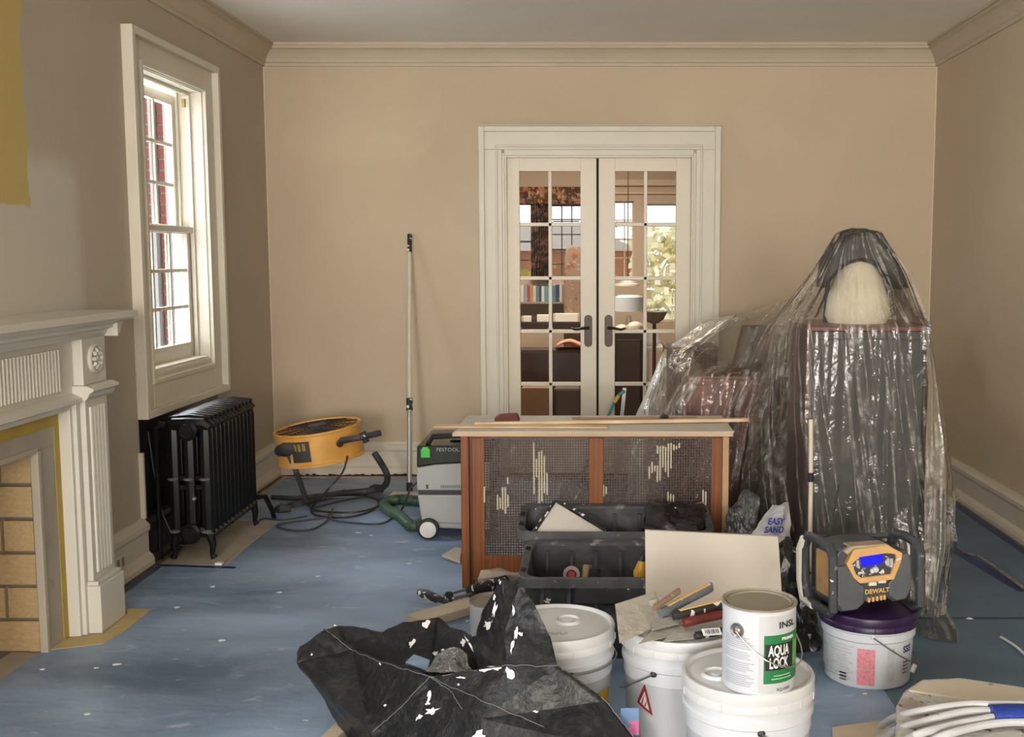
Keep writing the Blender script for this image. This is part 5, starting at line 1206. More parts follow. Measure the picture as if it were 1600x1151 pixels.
# grey and clear plastic bags beside radiator cover
lump('grey_plastic_bundle', film('smoky_plastic', .55, (.16, .17, .18), (20, 6, 3), 1.2, 1.6), [Vector(p) for p in ((.50, 4.18, .18), (.52, 4.2, .36), (.60, 4.25, .42), (.64, 4.2, .40), (.60, 4.12, .16), (.66, 4.3, .0), (.56, 4.3, 0), (.52, 4.15, 0))], 'smoky grey crumpled plastic right of the radiator cover', 'plastic', .02, 4, 4)
eb = lump('plaster_bag', M('white_bag_plastic', (.55, .55, .56), .35, bump=.8, bs=24, spl=(((.30, .31, .33), 7, .5, .2),)), [Vector(p) for p in ((.60, 4.03, .0), (.75, 4.03, 0), (.60, 4.10, .0), (.76, 4.12, .0), (.58, 4.05, .28), (.72, 4.05, .30), (.68, 4.10, .40), (.74, 4.10, .41), (.71, 4.06, .40))], 'crumpled white bag with blue lettering behind the beige board', 'bag', .014, 4, 5)
tx = MB(Matrix.Translation((.678, 4.018, .338)) @ Matrix.Rotation(R(90), 4, 'X'))
v1, f1_ = text2d('EASY', .034, cy=.017, wide=.85, bold=.001); tx.add([(x * .95 + y * .2, y, 0) for x, y in v1], f1_)
v1, f1_ = text2d('SAND', .034, cy=-.015, wide=.85, bold=.001); tx.add([(x * .95 + y * .2, y, 0) for x, y in v1], f1_)
o = ob('lettering', tx, M('blue_letter', (.03, .05, .40), .5), eb)

# ------------------------------------------------------------ draped tall cabinet
tc = thing('tall_cabinet', (1.03, 4.38, 0), 'tall charcoal cabinet with thin maroon top under clear plastic', 'cabinet')
tx0, tx1, ty0, ty1 = onY(1266, 512, 4.14).x, onY(1449, 512, 4.14).x, 4.14, 4.60
tzt = onY(1350, 509, 4.14).z
ob('carcass', MB().box(tx0 + .012, tx1 - .008, ty0 + .012, ty1, .0, tzt - .022), char, tc, bevel=.004)
ob('top', MB().box(tx0, tx1, ty0, ty1 + .01, tzt - .020, tzt - .002), M('maroon_edge', (.13, .04, .035), .4), tc, bevel=.003)
ob('door', MB().box(tx0 + .03, tx1 - .025, ty0 + .004, ty0 + .012, .05, tzt - .05), char, tc, bevel=.003)
ob('side_panel', MB().box(tx0 + .002, tx0 + .012, ty0 + .01, ty1, 0, tzt - .02), M('maroon_side', (.085, .04, .04), .4), tc)
# pale stick standing at its left edge
st_ = thing('paint_stick', (onY(1266, 800, 4.06).x, 4.06, 0.004), 'pale stick with black band standing at the left edge of the draped cabinet', 'stick')
ob('upper_stick', MB().tube([onY(1267, 655, 4.10), onY(1267, 738, 4.09)], .0085, 8), pole_m, st_, smooth=True)
ob('band', MB().tube([onY(1267, 738, 4.09), onY(1267, 752, 4.09)], .011, 8), blackm, st_, smooth=True)
lo_ = onY(1266, 890, 4.07); lo_.z = max(lo_.z, .004)
ob('lower_stick', MB().tube([onY(1267, 752, 4.09), Vector((onY(1267, 752, 4.09).x, 4.08, .005))], .0085, 8), pole_m, st_, smooth=True)
# arched chair on top
Yt = 4.36
ac = thing('domed_cushion', (onY(1345, 500, Yt).x, Yt, tzt), 'pale domed cushion with black arched cap on the tall cabinet under plastic', 'cushion')
zt0 = tzt - .002
cxq = onY(1343, 400, Yt).x; zap = onY(1343, 364, Yt).z
ob('cushion', MB().lathe([(.115, 0), (.128, .03), (.120, .10), (.095, .18), (.055, .255), (.02, .28)], (cxq, Yt + .02, zt0), 28), M('cream_cushion', (.72, .66, .52), .8, bump=.3, bs=12), ac, smooth=True)
dm_ = [(1281, 452), (1283, 425), (1290, 402), (1303, 383), (1322, 367), (1343, 361), (1364, 368), (1384, 386), (1397, 408), (1404, 432), (1406, 455), (1392, 440), (1376, 424), (1358, 412), (1340, 408), (1322, 412), (1308, 422), (1296, 436)]
pd2 = [(onY(u, v, Yt).x, onY(u, v, Yt).z) for u, v in dm_]
ob('dome_band', MB().prism(pd2, Yt - .07, Yt + .10, 'y'), M('black_vinyl', (.014, .015, .014), .45), ac, bevel=.015)
for sx in (-.12, .12): ob('post', MB().tube([Vector((cxq + sx, Yt + .05, zt0)), Vector((cxq + sx * .95, Yt + .03, zap - .12))], .010, 8), blackm, ac, smooth=True)
# furniture under second sheet
def chest(x0, x1, y0, y1, zt, lab, mat, name='wooden_chest'):
    t = thing(name, ((x0 + x1) / 2, (y0 + y1) / 2, 0), lab, 'chest')
    ob('carcass', MB().box(x0, x1, y0, y1, 0.05, zt - .015), mat, t, bevel=.003)
    ob('top', MB().box(x0 - .004, x1 + .004, y0 - .006, y1, zt - .015, zt), mat, t, bevel=.003)
    n = 3
    for i in range(n):
        za = .07 + (zt - .1) * i / n; zb = .07 + (zt - .1) * (i + 1) / n - .012
        dr_ = ob('drawer', MB().box(x0 + .02, x1 - .02, y0 - .006, y0 + .002, za, zb), mat, t, bevel=.003)
    for sx in (x0 + .01, x1 - .05):
        for sy in (y0 + .01, y1 - .05): ob('leg', MB().box(sx, sx + .04, sy, sy + .04, 0, .05), mat, t)
    return t
c2x0, c2x1 = onY(1075, 600, 5.1).x, onY(1192, 600, 5.1).x
chest(c2x0, c2x1, 5.1, 5.5, onY(1100, 587, 5.1).z, 'low red mahogany chest under plastic behind the radiator cover', redwood)
c1x0, c1x1 = onY(1042, 600, 5.58).x, onY(1122, 600, 5.58).x
chest(c1x0, c1x1, 5.58, 5.95, onY(1060, 543, 5.58).z, 'taller brown grained chest at the door casing under plastic', M('brown_grain', (.23, .115, .06), .5, wave=(4, 8, (.15, .07, .04)), stretch=(3, 3, .6)), 'wooden_cupboard')
c3x0, c3x1 = onY(1203, 600, 4.95).x, onY(1203, 600, 4.95).x + .42
chest(c3x0, c3x1, 4.95, 5.5, .80, 'dark brown chest hidden behind the tall draped cabinet', M('umber_wood', (.10, .055, .04), .45, var=.2, vs=5))
# grey sloped panel on the right behind
tag(ob('leaning_panel', MB().add([onY(1140, 585, 5.56), onY(1245, 585, 5.56), onY(1245, 508, 5.66), onY(1160, 508, 5.66), onY(1140, 585, 5.56) + Vector((0, .02, 0)), onY(1245, 585, 5.56) + Vector((0, .02, 0)), onY(1245, 508, 5.66) + Vector((0, .02, 0)), onY(1160, 508, 5.66) + Vector((0, .02, 0))], [(0,1,2,3),(7,6,5,4),(0,4,5,1),(1,5,6,2),(2,6,7,3),(3,7,4,0)]), M('taupe_panel2', (.22, .18, .14), .6)), 'dusky brown panel propped above the low red chest under plastic', 'panel')

def loft(levels, nu, nv, amp, closed=True, seed=0, foldk=0, foldamp=0, zmin=None, folda=None):
    """levels: list of rings (equal counts); Catmull in v, linear in u; returns grid rows"""
    n = len(levels[0]); rows = []
    L_ = len(levels)
    tot = (L_ - 1) * nv
    for s_ in range(tot + 1):
        f_ = s_ / nv; i = min(int(f_), L_ - 2); t_ = f_ - i
        row = []
        cnt = n * nu if closed else (n - 1) * nu
        for q_ in range(cnt + 1):
            g_ = q_ / nu; j = int(g_); w_ = g_ - j
            if closed: ja, jb = j % n, (j + 1) % n
            else: ja, jb = min(j, n - 1), min(j + 1, n - 1)
            A_ = Vector(levels[i][ja]).lerp(Vector(levels[i][jb]), w_); B_ = Vector(levels[i+1][ja]).lerp(Vector(levels[i+1][jb]), w_)
            p = A_.lerp(B_, t_)
            qn = q_ if not closed or q_ < cnt else 0
            fade = min(1, f_ * 1.2)
            uu = 2 * math.pi * qn / max(1, cnt)
            base_ = Vector((math.cos(uu) * 9, math.sin(uu) * 9, seed * 3.3 + f_ * .35)) if closed else Vector((qn / nu * 2.6, seed * 3.3, f_ * .35))
            d = (1 - 2.2 * abs(noise.noise(base_))) * foldamp * fade
            d += noise.noise(p * 9 + Vector((seed, 0, 0))) * amp + (1 - abs(noise.noise(p * 16)) * 3) * amp * .5
            row.append((p, d))
        rows.append(row)
    # displacement along outward approx normal
    out = []
    for i, row in enumerate(rows):
        o = []
        for j, (p, d) in enumerate(row):
            a = row[max(0, j-1)][0]; b = row[min(len(row)-1, j+1)][0]; c = rows[max(0, i-1)][j][0]; e = rows[min(len(rows)-1, i+1)][j][0]
            nn = (b - a).cross(e - c)
            nn = nn.normalized() if nn.length > 1e-9 else Vector((0, 0, 1))
            v = p + nn * d
            if zmin is not None: v.z = max(v.z, zmin)
            o.append(v)
        if closed: o[-1] = o[0].copy()
        out.append(o)
    return out
ap = onY(1340, 360, Yt); az = ap.z + .004; ax = ap.x
e = .012
FLp, FMp, FRp = (tx0 - e, ty0 - e, tzt), ((tx0 + tx1) / 2, ty0 - e, tzt), (tx1 + e, ty0 - e, tzt)
rings = []
def ring(ax_, ay_, rx, ry, z, n=8):
    order = [(-1, -1), (0, -1.0), (1, -1), (1.0, 0), (1, 1), (0, 1.0), (-1, 1), (-1.0, 0)]
    return [(ax_ + rx * i, ay_ + ry * j, z) for i, j in order]
rings.append(ring(ax, Yt, .015, .03, az + .008))
rings.append(ring(ax + .004, Yt, .075, .09, az - .012))
rings.append(ring(ax + .006, Yt, .165, .14, az - .17))
xm, ym = (tx0 + tx1) / 2, (ty0 + ty1) / 2
rings.append([(tx0 - e, ty0 - e, tzt), (xm, ty0 - e, tzt + .002), (tx1 + e, ty0 - e, tzt), (tx1 + e, ym, tzt), (tx1 + e, ty1 + .02, tzt), (xm, ty1 + .02, tzt), (tx0 - .06, ty1 + .02, tzt), (tx0 - .10, ym + .05, tzt - .06)])
rings.append([(tx0 - .02, ty0 - .035, .70), (xm, ty0 - .016, .7), (tx1 + .010, ty0 - .018, .7), (tx1 + .045, ym, .7), (tx1 + .03, ty1 + .05, .7), (xm, ty1 + .05, .7), (tx0 - .14, ty1 + .08, .7), (tx0 - .19, ym + .08, .66)])
rings.append([(tx0 - .025, ty0 - .05, .36), (xm, ty0 - .03, .36), (tx1 + .010, ty0 - .018, .36), (tx1 + .12, ym - .05, .36), (tx1 + .08, ty1 + .05, .36), (xm, ty1 + .07, .36), (tx0 - .18, ty1 + .12, .36), (tx0 - .24, ym + .06, .33)])
rings.append([(tx0 - .03, ty0 - .09, .006), (xm, ty0 - .06, .006), (tx1 + .012, ty0 - .12, .006), (tx1 + .13, ym - .12, .006), (tx1 + .10, ty1 + .05, .006), (xm, ty1 + .08, .006), (tx0 - .2, ty1 + .14, .006), (tx0 - .25, ym + .04, .006)])
rw = loft(rings, 26, 14, .0028, True, 2, foldamp=.007, zmin=.006)
tag(ob('plastic_sheet', MB().grid(rw, -.42), film_m, smooth=True, ang=60), 'clear plastic sheet tented over the tall charcoal cabinet', 'plastic sheet')
# trailing skirt right of cabinet
sk = [[onY(1447, 520, 4.12), onY(1452, 600, 4.10), onY(1447, 700, 4.08), onY(1445, 850, 4.04), onZ(1438, 962, .008)],
      [onY(1453, 520, 4.14), onY(1466, 620, 4.12), onY(1478, 720, 4.10), onY(1478, 860, 4.05), onZ(1460, 968, .008)],
      [onY(1455, 530, 4.25), onY(1478, 660, 4.25), onY(1495, 770, 4.25), onY(1493, 850, 4.2), onZ(1478, 958, .008)]]
lv = [[sk[c_][r_] for c_ in range(3)] for r_ in range(5)]
rw = loft(lv, 10, 10, .003, False, 6, foldamp=.006, zmin=.008)
tag(ob('plastic_skirt', MB().grid(rw), film2_m, smooth=True, ang=60), 'milky plastic skirt hanging off the right side of the draped cabinet', 'plastic sheet')
lv = [[onZ(1425, 950, .05), onZ(1445, 925, .09), onZ(1470, 935, .06)], [onZ(1425, 965, .012), onZ(1452, 955, .05), onZ(1488, 962, .03)], [onZ(1430, 985, .008), onZ(1465, 985, .02), onZ(1500, 988, .008)], [onZ(1438, 994, .008), onZ(1468, 1000, .008), onZ(1499, 1003, .008)]]
rw = loft(lv, 12, 8, .006, False, 9, foldamp=.01, zmin=.008)
tag(ob('plastic_tail', MB().grid(rw), film_m, smooth=True, ang=60), 'clear plastic tail spreading on the blue paper right of the radio', 'plastic sheet')
lv = [[onY(1474, 764, 4.22), onY(1485, 762, 4.20), onY(1499, 772, 4.24)], [onY(1476, 790, 4.15), onY(1488, 785, 4.12), onY(1497, 790, 4.2)], [onY(1480, 830, 4.18), onY(1488, 830, 4.14), onY(1495, 828, 4.2)], [onY(1478, 868, 4.2), onY(1484, 866, 4.16), onY(1494, 860, 4.22)]]
rw = loft(lv, 8, 8, .008, False, 12, foldamp=.012)
tag(ob('plastic_knot', MB().grid(rw), film3_m, smooth=True, ang=60), 'bunched plastic gather on the right edge of the cabinet skirt', 'plastic sheet')
# second sheet over the chests
s2 = [
 [onY(1100, 500, 6.1), onY(1146, 492, 6.0), onY(1200, 478, 5.95), onY(1246, 464, 5.9), onY(1300, 455, 5.9)],
 [onY(1045, 540, 5.9), onY(1150, 488, 5.70), onY(1175, 506, 5.62), onY(1226, 506, 5.60), onY(1280, 508, 5.6)],
 [onY(1041, 541, 5.56), onY(1085, 545, 5.50), onY(1160, 575, 5.48), onY(1205, 560, 5.48), onY(1270, 560, 5.5)],
 [onY(1030, 570, 5.54), onY(1074, 586, 5.08), onY(1130, 582, 5.08), onY(1193, 575, 5.06), onY(1262, 560, 4.93)],
 [onY(1012, 618, 5.50), onY(1058, 640, 5.06), onY(1125, 640, 5.075), onY(1170, 640, 5.04), onY(1245, 640, 4.91)],
 [onY(1000, 700, 5.50), onY(1035, 760, 5.04), onY(1110, 760, 5.02), onY(1160, 760, 4.98), onY(1240, 760, 4.88)],
 [onZ(985, 800, .006), onZ(1030, 836, .006), onZ(1100, 840, .006), onZ(1160, 845, .006), onZ(1240, 850, .006)]]
for r_ in s2:
    for p in r_: p.z = max(p.z, .006)
rw = loft(s2, 26, 12, .006, False, 15, foldamp=.016, zmin=.006)
tag(ob('plastic_sheet', MB().grid(rw, .55), film2_m, smooth=True, ang=60), 'crinkled clear plastic sheet draped over the low red chests', 'plastic sheet')
# white translucent drop at the left
lv = [[onY(1038, 545, 5.52), onY(1040, 545, 5.50), onY(1042, 545, 5.48)], [onY(1014, 600, 5.5), onY(1026, 602, 5.47), onY(1040, 605, 5.46)], [onY(990, 655, 5.5), onY(1015, 660, 5.46), onY(1039, 665, 5.44)], [onZ(975, 815, .006), onZ(1005, 818, .006), onZ(1035, 820, .006)]]
rw = loft(lv, 10, 10, .003, False, 18, foldamp=.006, zmin=.006)
tag(ob('plastic_drop', MB().grid(rw), film('bright_white_film', .75, (.86, .87, .80), (6, 6, 2), .6, .8, .2), smooth=True, ang=60), 'bright white plastic drop hanging left of the red chests by the glass door', 'plastic sheet')

# ------------------------------------------------------------ trash bag in the foreground
def fac(mb, pts, faces, cuts=4, amp=.010, seed=0):
    bm = bmesh.new(); vs = [bm.verts.new(p) for p in pts]
    for f_ in faces: bm.faces.new([vs[i] for i in f_])
    bmesh.ops.triangulate(bm, faces=bm.faces[:])
    for k in range(cuts): bmesh.ops.subdivide_edges(bm, edges=bm.edges[:], cuts=1, use_grid_fill=True)
    bm.normal_update()
    for v in bm.verts:
        q = v.co * 8 + Vector((seed, 3, 1)); d = (1 - 2.6 * abs(noise.noise(q))) * .8 + (1 - 3 * abs(noise.noise(q * 3.1))) * .18
        v.co += v.normal * d * amp; v.co.z = max(v.co.z, .005)
    bm.verts.index_update(); mb.add([v.co.copy() for v in bm.verts], [tuple(v.index for v in f_.verts) for f_ in bm.faces]); bm.free()
    return mb
Q = {}
def q(n, px, py, Y): Q[n] = onY(px, py, Y)
q('A', 505, 981, 3.02); q('A2', 529, 978, 3.10); q('A3', 540, 1005, 3.06); q('B', 469, 1011, 2.98); q('B2', 467, 1036, 2.93); q('C', 494, 1068, 2.85); q('D', 583, 1143, 2.66)
q('E', 551, 1016, 3.00); q('F', 671, 1057, 2.62); q('G1', 632, 972, 3.12); q('G2', 683, 966, 3.14); q('G3', 740, 997, 2.80); q('G4', 600, 990, 3.10)
q('I', 751, 953, 2.68); q('H', 784, 899, 2.58); q('K', 789, 1040, 2.50); q('Kc', 789, 985, 2.57); q('J', 829, 930, 2.58); q('J1', 812, 915, 2.60); q('J2', 836, 952, 2.56); q('J3', 859, 991, 2.54); q('L1', 871, 1040, 2.47); q('L2', 947, 1094, 2.43); q('L3', 990, 1151, 2.38); q('M', 751, 1121, 2.44); q('N', 915, 1160, 2.34)
Q['P1'] = Vector((-.50, 2.50, .02)); Q['P2'] = Vector((-.25, 2.30, .01)); Q['P3'] = Vector((.05, 2.30, .01)); Q['P4'] = Vector((.12, 2.42, .01))
Q['Cf'] = Vector((-.66, 2.86, .01)); Q['Bf'] = Vector((-.72, 3.00, .01)); Q['Gf'] = Vector((-.5, 3.14, .01)); Q['Hf'] = Vector((-.32, 2.86, .01)); Q['Jf'] = Vector((-.27, 2.60, .01)); Q['W'] = Vector((-.46, 2.86, .10)); Q['K2'] = Vector((-.30, 2.66, .12))
ks = list(Q); ix = {k_: i for i, k_ in enumerate(ks)}
faces = [
 ('A','B','B2','C','E'), ('A','E','A3'), ('A','A3','A2'), ('C','D','F','E'),            # left lobe
 ('A3','E','F','W'), ('A3','W','G4'), ('G4','W','G1'), ('G1','W','G2'), ('G2','W','G3'), ('G3','W','K2'), ('W','F','K2'), ('G3','K2','K'), ('K2','F','K'),   # inside
 ('G3','I','H','Kc'), ('G3','Kc','K'), ('H','J1','Kc'), ('J1','J','Kc'), ('J','J2','Kc'), ('J2','J3','Kc'), ('Kc','J3','L1'), ('Kc','L1','K'),      # peak
 ('F','K','L1','M'), ('L1','L2','M'), ('L2','L3','N','M'), ('F','M','D'), ('D','M','P1'), ('M','N','P2','P1'), ('N','L3','P4','P3'), ('N','P3','P2'),
 ('B2','Bf','Cf','C'), ('C','Cf','P1','D'), ('B','A','A2','Bf'), ('B','Bf','B2'), ('A2','G4','Gf','Bf'), ('A2','A3','G4'), ('G4','G1','G2','Gf'), ('G2','G3','Hf','Gf'), ('G3','I','H','Hf'), ('H','Hf','J1'), ('J1','Hf','Jf','J'), ('J','Jf','J2'), ('J2','Jf','J3')]
mb = MB()
for i, f_ in enumerate(faces):
    pass
mb = fac(MB(), [Q[k_] for k_ in ks], [[ix[k_] for k_ in f_] for f_ in faces if not (('H' in f_ and 'Hf' in f_ and 'I' in f_))], 4, .0085, 2)
tb_ = ob('trash_bag', mb, bag_m, smooth=True, solid=.001, ang=13)
tag(tb_, 'large crumpled black trash bag spattered with white paint in the foreground', 'trash bag')
# paint splashes on the bag
spt = MB(); random.seed(21)
def splash(px, py, Y, w_, h_, rot=0):
    c = onY(px, py, Y); n = 11; vs = []
    for k in range(n):
        a = 2 * math.pi * k / n; r = random.uniform(.35, 1.25); x = w_ * r * math.cos(a); z = h_ * r * math.sin(a)
        x, z = x * math.cos(rot) - z * math.sin(rot), x * math.sin(rot) + z * math.cos(rot)
        vs.append((c.x + x, c.y, c.z + z))
    return [c] + [Vector(v_) for v_ in vs], [(0, 1 + k, 1 + (k + 1) % n) for k in range(n)]
from mathutils.bvhtree import BVHTree
_bv = BVHTree.FromPolygons([tuple(v_) for v_ in mb.v], mb.f)
def project_on(pts):
    out = []; o_ = Vector((0, 0, H))
    for p in pts:
        d = (p - o_).normalized(); hit = _bv.ray_cast(o_, d)
        out.append(hit[0] - d * .003 if hit[0] is not None else p)
    return out
for px, py, w_, h_, ro in ((667, 975, .012, .014, 0), (643, 1004, .018, .006, .9), (772, 955, .008, .030, -.35), (762, 975, .010, .014, -.5), (723, 1003, .007, .010, 0), (733, 1005, .004, .022, .5), (772, 1043, .022, .006, -.1), (797, 1050, .012, .018, 0), (758, 1047, .020, .004, .1), (802, 955, .004, .02, .1), (806, 990, .004, .022, -.1), (800, 1010, .004, .022, -.2), (813, 990, .006, .006, 0), (722, 1058, .016, .004, -.1), (671, 1085, .006, .022, -.3), (675, 1110, .022, .012, .3), (655, 1120, .012, .006, .7), (668, 1098, .006, .006, 0), (594, 1037, .004, .004, 0), (602, 1101, .005, .004, 0), (487, 1022, .003, .003, 0), (716, 1069, .003, .003, 0), (836, 1111, .008, .004, 0), (748, 1150, .024, .016, .1), (680, 1020, .010, .006, .2), (692, 1015, .006, .006, 0), (524, 977, .006, .003, 0), (781, 909, .004, .008, 0), (772, 933, .004, .007, 0)):
    vs, fs = splash(px, py, 2.7, w_, h_, ro); spt.add(project_on(vs), fs)
sp_o = ob('paint_splashes', spt, M('wet_white_paint', (.85, .85, .83), .35), tb_, smooth=True)
sp_o['kind'] = 'stuff'
crease = M('crease_highlight', (.16, .16, .155), .5)  # pale lines along folds and hem, ridge highlights put into the colour
for seq in ((('A'), ('E'), (600, 1035), ('F')), (('F'), (740, 1047), ('K'), ('L1'), (912, 1068), ('L2'), ('L3')), (('F'), (628, 1103), ('D')), (('F'), (760, 1097), (850, 1135)), (('F'), (705, 1080), (722, 1108))):
    pp = [Q[k_] if isinstance(k_, str) else onY(k_[0], k_[1], 2.55) for k_ in seq]
    dense = []
    for a_, b_ in zip(pp, pp[1:]):
        for k in range(10): dense.append(a_.lerp(b_, k / 10) + Vector((0, 0, random.uniform(-.0025, .0025))))
    dense.append(pp[-1])
    ob('crease', MB().tube(project_on(dense), .0010, 5), crease, tb_)
# items in the bag
lump('crumpled_cup', film3_m, [onY(668, 1048, 2.66), onY(690, 1050, 2.64), onY(738, 1048, 2.66), onY(730, 1022, 2.72), onY(708, 1012, 2.74), onY(682, 1022, 2.72), onY(700, 1040, 2.80), onY(720, 1040, 2.80)], 'crumpled clear plastic cup in the mouth of the trash bag', 'cup', .010, 4, 7)
tag(ob('blue_grey_sponge', MB().add([onY(633, 1034, 2.76), onY(668, 1048, 2.70), onY(672, 1030, 2.74), onY(647, 1021, 2.79), onY(633, 1044, 2.82), onY(668, 1058, 2.78), onY(674, 1040, 2.82), onY(647, 1031, 2.86)], [(0,1,2,3),(7,6,5,4),(0,4,5,1),(1,5,6,2),(2,6,7,3),(3,7,4,0)]), M('sponge_blue', (.15, .20, .28), .8), bevel=.003), 'blue grey sponge in the mouth of the trash bag', 'sponge')
tag(ob('wood_offcut', MB().bar(onY(756, 1038, 2.80), onY(786, 1008, 2.86), .03, .02), pale_wood, bevel=.002), 'pale wood offcut showing inside the trash bag under its peak', 'wood')
# planks around the bag
tag(ob('wood_plank', MB().bar((-.72, 2.80, .045), (-.56, 3.55, .05), .045, .035), plank_m, bevel=.002), 'pale narrow plank lying under the left of the trash bag', 'plank')
tag(ob('wood_plank', MB().bar((onZ(648, 968, .03).x, onZ(648, 968, .03).y, .022), (onZ(745, 940, .03).x, onZ(745, 940, .03).y, .022), .10, .034), plank_m, bevel=.003), 'wide dusty plank behind the trash bag beside the paint can', 'plank')
t = thing('cardboard_tube', (-.66, 2.68, .0042), 'brown cardboard tube at the bottom left under the trash bag', 'tube')
tm_ = M('tube_brown', (.34, .25, .15), .7, var=.2, vs=20)
ob('sleeve', MB().tube([Vector((-.70, 2.60, .042)), Vector((-.58, 2.86, .042))], .036, 20), tm_, t, smooth=True)
ob('core', MB().tube([Vector((-.706, 2.588, .042)), Vector((-.70, 2.60, .042))], .024, 16), M('tube_core', (.20, .14, .08), .8), t)
# rolled rag and caulking gun by the cabinet's foot
rr0, rr1 = onZ(748, 908, .04), onZ(812, 900, .04)
lump('rolled_rag', cloth, [rr0 + Vector((0, 0, -.036)), rr0 + Vector((-.01, .03, .0)), rr0 + Vector((.01, 0, .045)), rr1 + Vector((0, 0, -.036)), rr1 + Vector((0, .03, .03)), rr1 + Vector((0, -.03, .02)), rr0 + Vector((0, -.03, .02))], 'rolled cream rag at the left end of the near tote', 'cloth', .008, 3, 8)
cg = thing('caulking_gun', onZ(690, 935, .004), 'paint smeared black handled caulking gun on the floor left of the paint can', 'caulking gun')
h0, h1 = onZ(655, 925, .05), onZ(692, 938, .04)
ob('handle', MB().tube([h0, h0.lerp(h1, .3), h0.lerp(h1, .7), h1], [.014, .020, .017, .012], 10), splat_black, cg, smooth=True)
ob('trigger', MB().tube([h1, h1 + Vector((.03, -.03, -.01)), onZ(706, 948, .02)], [.010, .007, .006], 8), splat_black, cg, smooth=True)
ob('frame_rod', MB().tube([h1, onZ(735, 928, .05), onZ(775, 915, .05)], .006, 6), M('gun_metal', (.20, .19, .17), .4, metal=.6, spl=(((.6, .58, .5), 30, .6, .04),)), cg, smooth=True)
ob('frame_rod', MB().tube([h1 + Vector((0, .03, .01)), onZ(730, 920, .06), onZ(772, 905, .06)], .005, 6), M('gun_metal', (.2, .19, .17), .4), cg, smooth=True)
ob('barrel', MB().tube([onZ(735, 925, .055), onZ(790, 908, .055)], .026, 12), splat_black, cg, smooth=True)
ob('end_plate', MB().tube([onZ(700, 933, .05), onZ(704, 932, .05)], .022, 12), splat_black, cg, smooth=True)
# clear bag with a coloured label between bag and middle bucket
lb = lump('clear_packet', film3_m, [Vector(p) for p in ((.045, 2.46, .006), (.15, 2.47, .006), (.15, 2.56, .006), (.04, 2.56, .006), (.06, 2.48, .17), (.13, 2.50, .19), (.08, 2.54, .20), (.05, 2.54, .16))], 'clear plastic packet with pink and blue label before the middle bucket', 'packet', .008, 3, 9)
pk = onY(985, 1130, 2.44)
ob('label', MB().box(pk.x - .022, pk.x + .020, 2.445, 2.447, pk.z - .03, pk.z + .035), M('packet_blue', (.12, .22, .40), .5, spl=(((.55, .12, .28), 22, .5, .03),)), lb)
# round beige lid under front bucket
t = thing('loose_lid', (.50, 2.58, .0042), 'beige loose lid on the floor right of the front bucket', 'lid')
ob('disc', MB().lathe([(.13, 0), (.132, .006), (.128, .012), (.05, .012)], (.512, 2.60, .0042), 40), M('lid_beige', (.50, .44, .34), .6, var=.1), t, smooth=True)
ob('rim', MB().lathe([(.132, .004), (.137, .006), (.137, .012), (.130, .014), (.128, .010)], (.512, 2.60, .0042), 40, cap0=False, cap1=False), M('lid_rim_dark', (.20, .19, .16), .5), t, smooth=True)
tag(ob('board_offcut', MB().prism([(onZ(1300, 1145).x, onZ(1300, 1145).y), (onZ(1375, 1134).x, onZ(1375, 1134).y), (onZ(1392, 1146).x, onZ(1392, 1146).y), (.84, 2.75), (.62, 2.70)], .0042, .018, 'z'), plank_m, bevel=.001), 'pale board offcut on the floor left of the white hose', 'board')

# ------------------------------------------------------------ bottom right: white crate with hose
wc = thing('paint_crusted_bin', (1.15, 2.85, .0042), 'paint crusted white bin under the hose at the bottom right', 'bin')
zt2 = .17
tp4 = [onZ(1412, 1078, zt2), onZ(1440, 1060, zt2), onZ(1500, 1057, zt2), onZ(1600, 1072, zt2), onZ(1660, 1085, zt2), onZ(1640, 1175, zt2), onZ(1500, 1190, zt2), onZ(1398, 1150, zt2), onZ(1400, 1100, zt2)]
cm = sum(tp4, Vector()) / len(tp4)
n = len(tp4); m = MB(); 
botv = [Vector((cm.x + (p.x - cm.x) * .93, cm.y + (p.y - cm.y) * .93, .0042)) for p in tp4]
lowv = [Vector((p.x, p.y, zt2 - .04)) for p in tp4]
m.add(botv + lowv + tp4, [tuple(range(n))[::-1]] + [(i, (i+1) % n, (i+1) % n + n, i + n) for i in range(n)] + [(i + n, (i+1) % n + n, (i+1) % n + 2*n, i + 2*n) for i in range(n)] + [tuple(range(2*n, 3*n))])
crust = M('crusted_white', (.55, .55, .54), .6, spl=(((.40, .35, .29), 9, .55, .1), ((.16, .12, .11), 26, .60, .03)), bump=.6, bs=40)
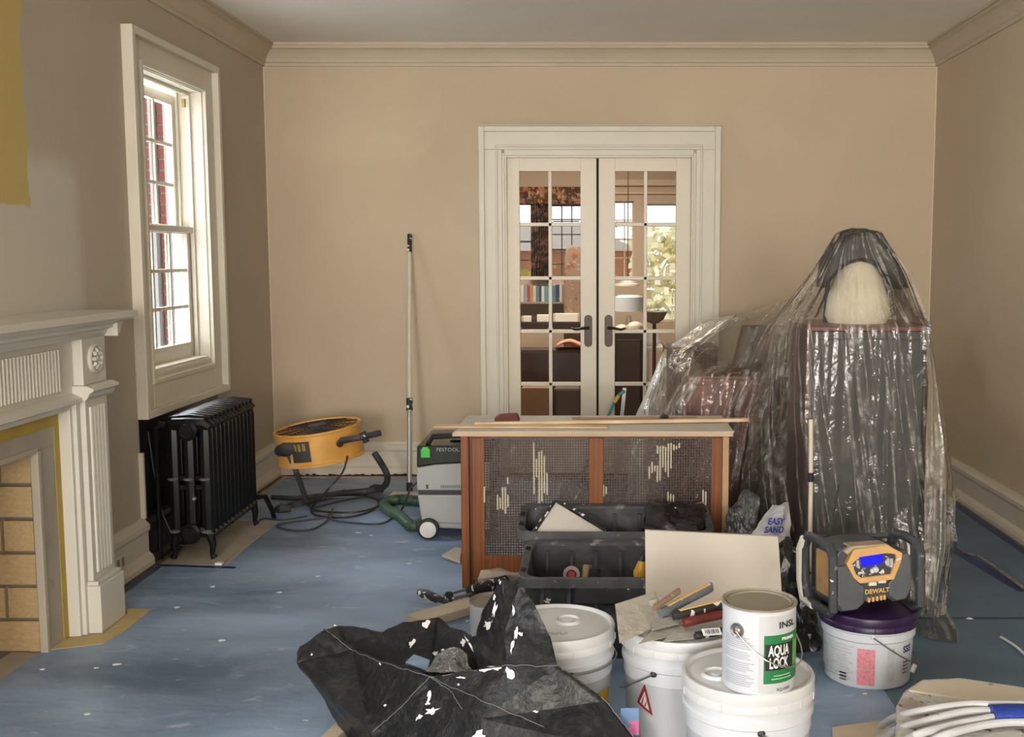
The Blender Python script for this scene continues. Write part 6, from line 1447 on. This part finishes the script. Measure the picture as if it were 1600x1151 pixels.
ob('body', m, crust, wc, bevel=.008)
ins = [onZ(u, v, zt2 + .005) for u, v in ((1420, 1077), (1443, 1063), (1500, 1060), (1600, 1074), (1655, 1086), (1640, 1108), (1560, 1099), (1480, 1087))]; n = len(ins)
ob('lid_panel', MB().add(ins + [p - Vector((0, 0, .006)) for p in ins], [tuple(range(n))] + [(i, i + n, (i+1) % n + n, (i+1) % n) for i in range(n)]), M('beige_lid_panel', (.62, .56, .44), .55, var=.06, vs=9, spl=(((.3, .26, .2), 25, .7, .03),)), wc, bevel=.002)
hz = [MB() for _ in range(4)]
hoses = [[(1376, 1134, .05), (1400, 1120, .15), (1450, 1108, .195), (1510, 1100, .205), (1555, 1100, .21), (1650, 1100, .21)],
         [(1372, 1155, .05), (1400, 1140, .15), (1450, 1125, .19), (1505, 1112, .20), (1558, 1110, .20), (1650, 1112, .20)],
         [(1395, 1165, .10), (1430, 1148, .185), (1480, 1134, .19), (1530, 1124, .195), (1560, 1120, .195), (1650, 1124, .195)],
         [(1430, 1170, .12), (1470, 1150, .185), (1520, 1136, .19), (1562, 1129, .19), (1600, 1128, .19), (1650, 1132, .19)]]
hl = thing('hose_coil', onZ(1500, 1120, .17), 'bundle of white hoses lying over the crusted bin at the bottom right', 'hose')
for hh in hoses: ob('hose_strand', MB().tube(smooth_path([onZ(a_, b_, z_) for a_, b_, z_ in hh], 5), .010, 10), hose_m, hl, smooth=True)
tw = MB()
tp_ = [onZ(1550, 1113, .203), onZ(1575, 1112, .204), onZ(1600, 1112, .203), onZ(1650, 1114, .203)]
ob('tape_wrap', tw.tube(tp_, [.030, .031, .030, .030], 14, ry=.018), blue_tape, hl, smooth=True)['label'] = 'shiny blue tape wrap'
tag(ob('white_cable', MB().tube(smooth_path([onZ(1564, 995, .008), onZ(1585, 1008, .012), onZ(1600, 1021, .014), onZ(1640, 1060, .01)], 5), .0045, 8), M('cable_white', (.75, .76, .78), .4), smooth=True), 'white cable end on the blue paper at the right edge', 'cable')
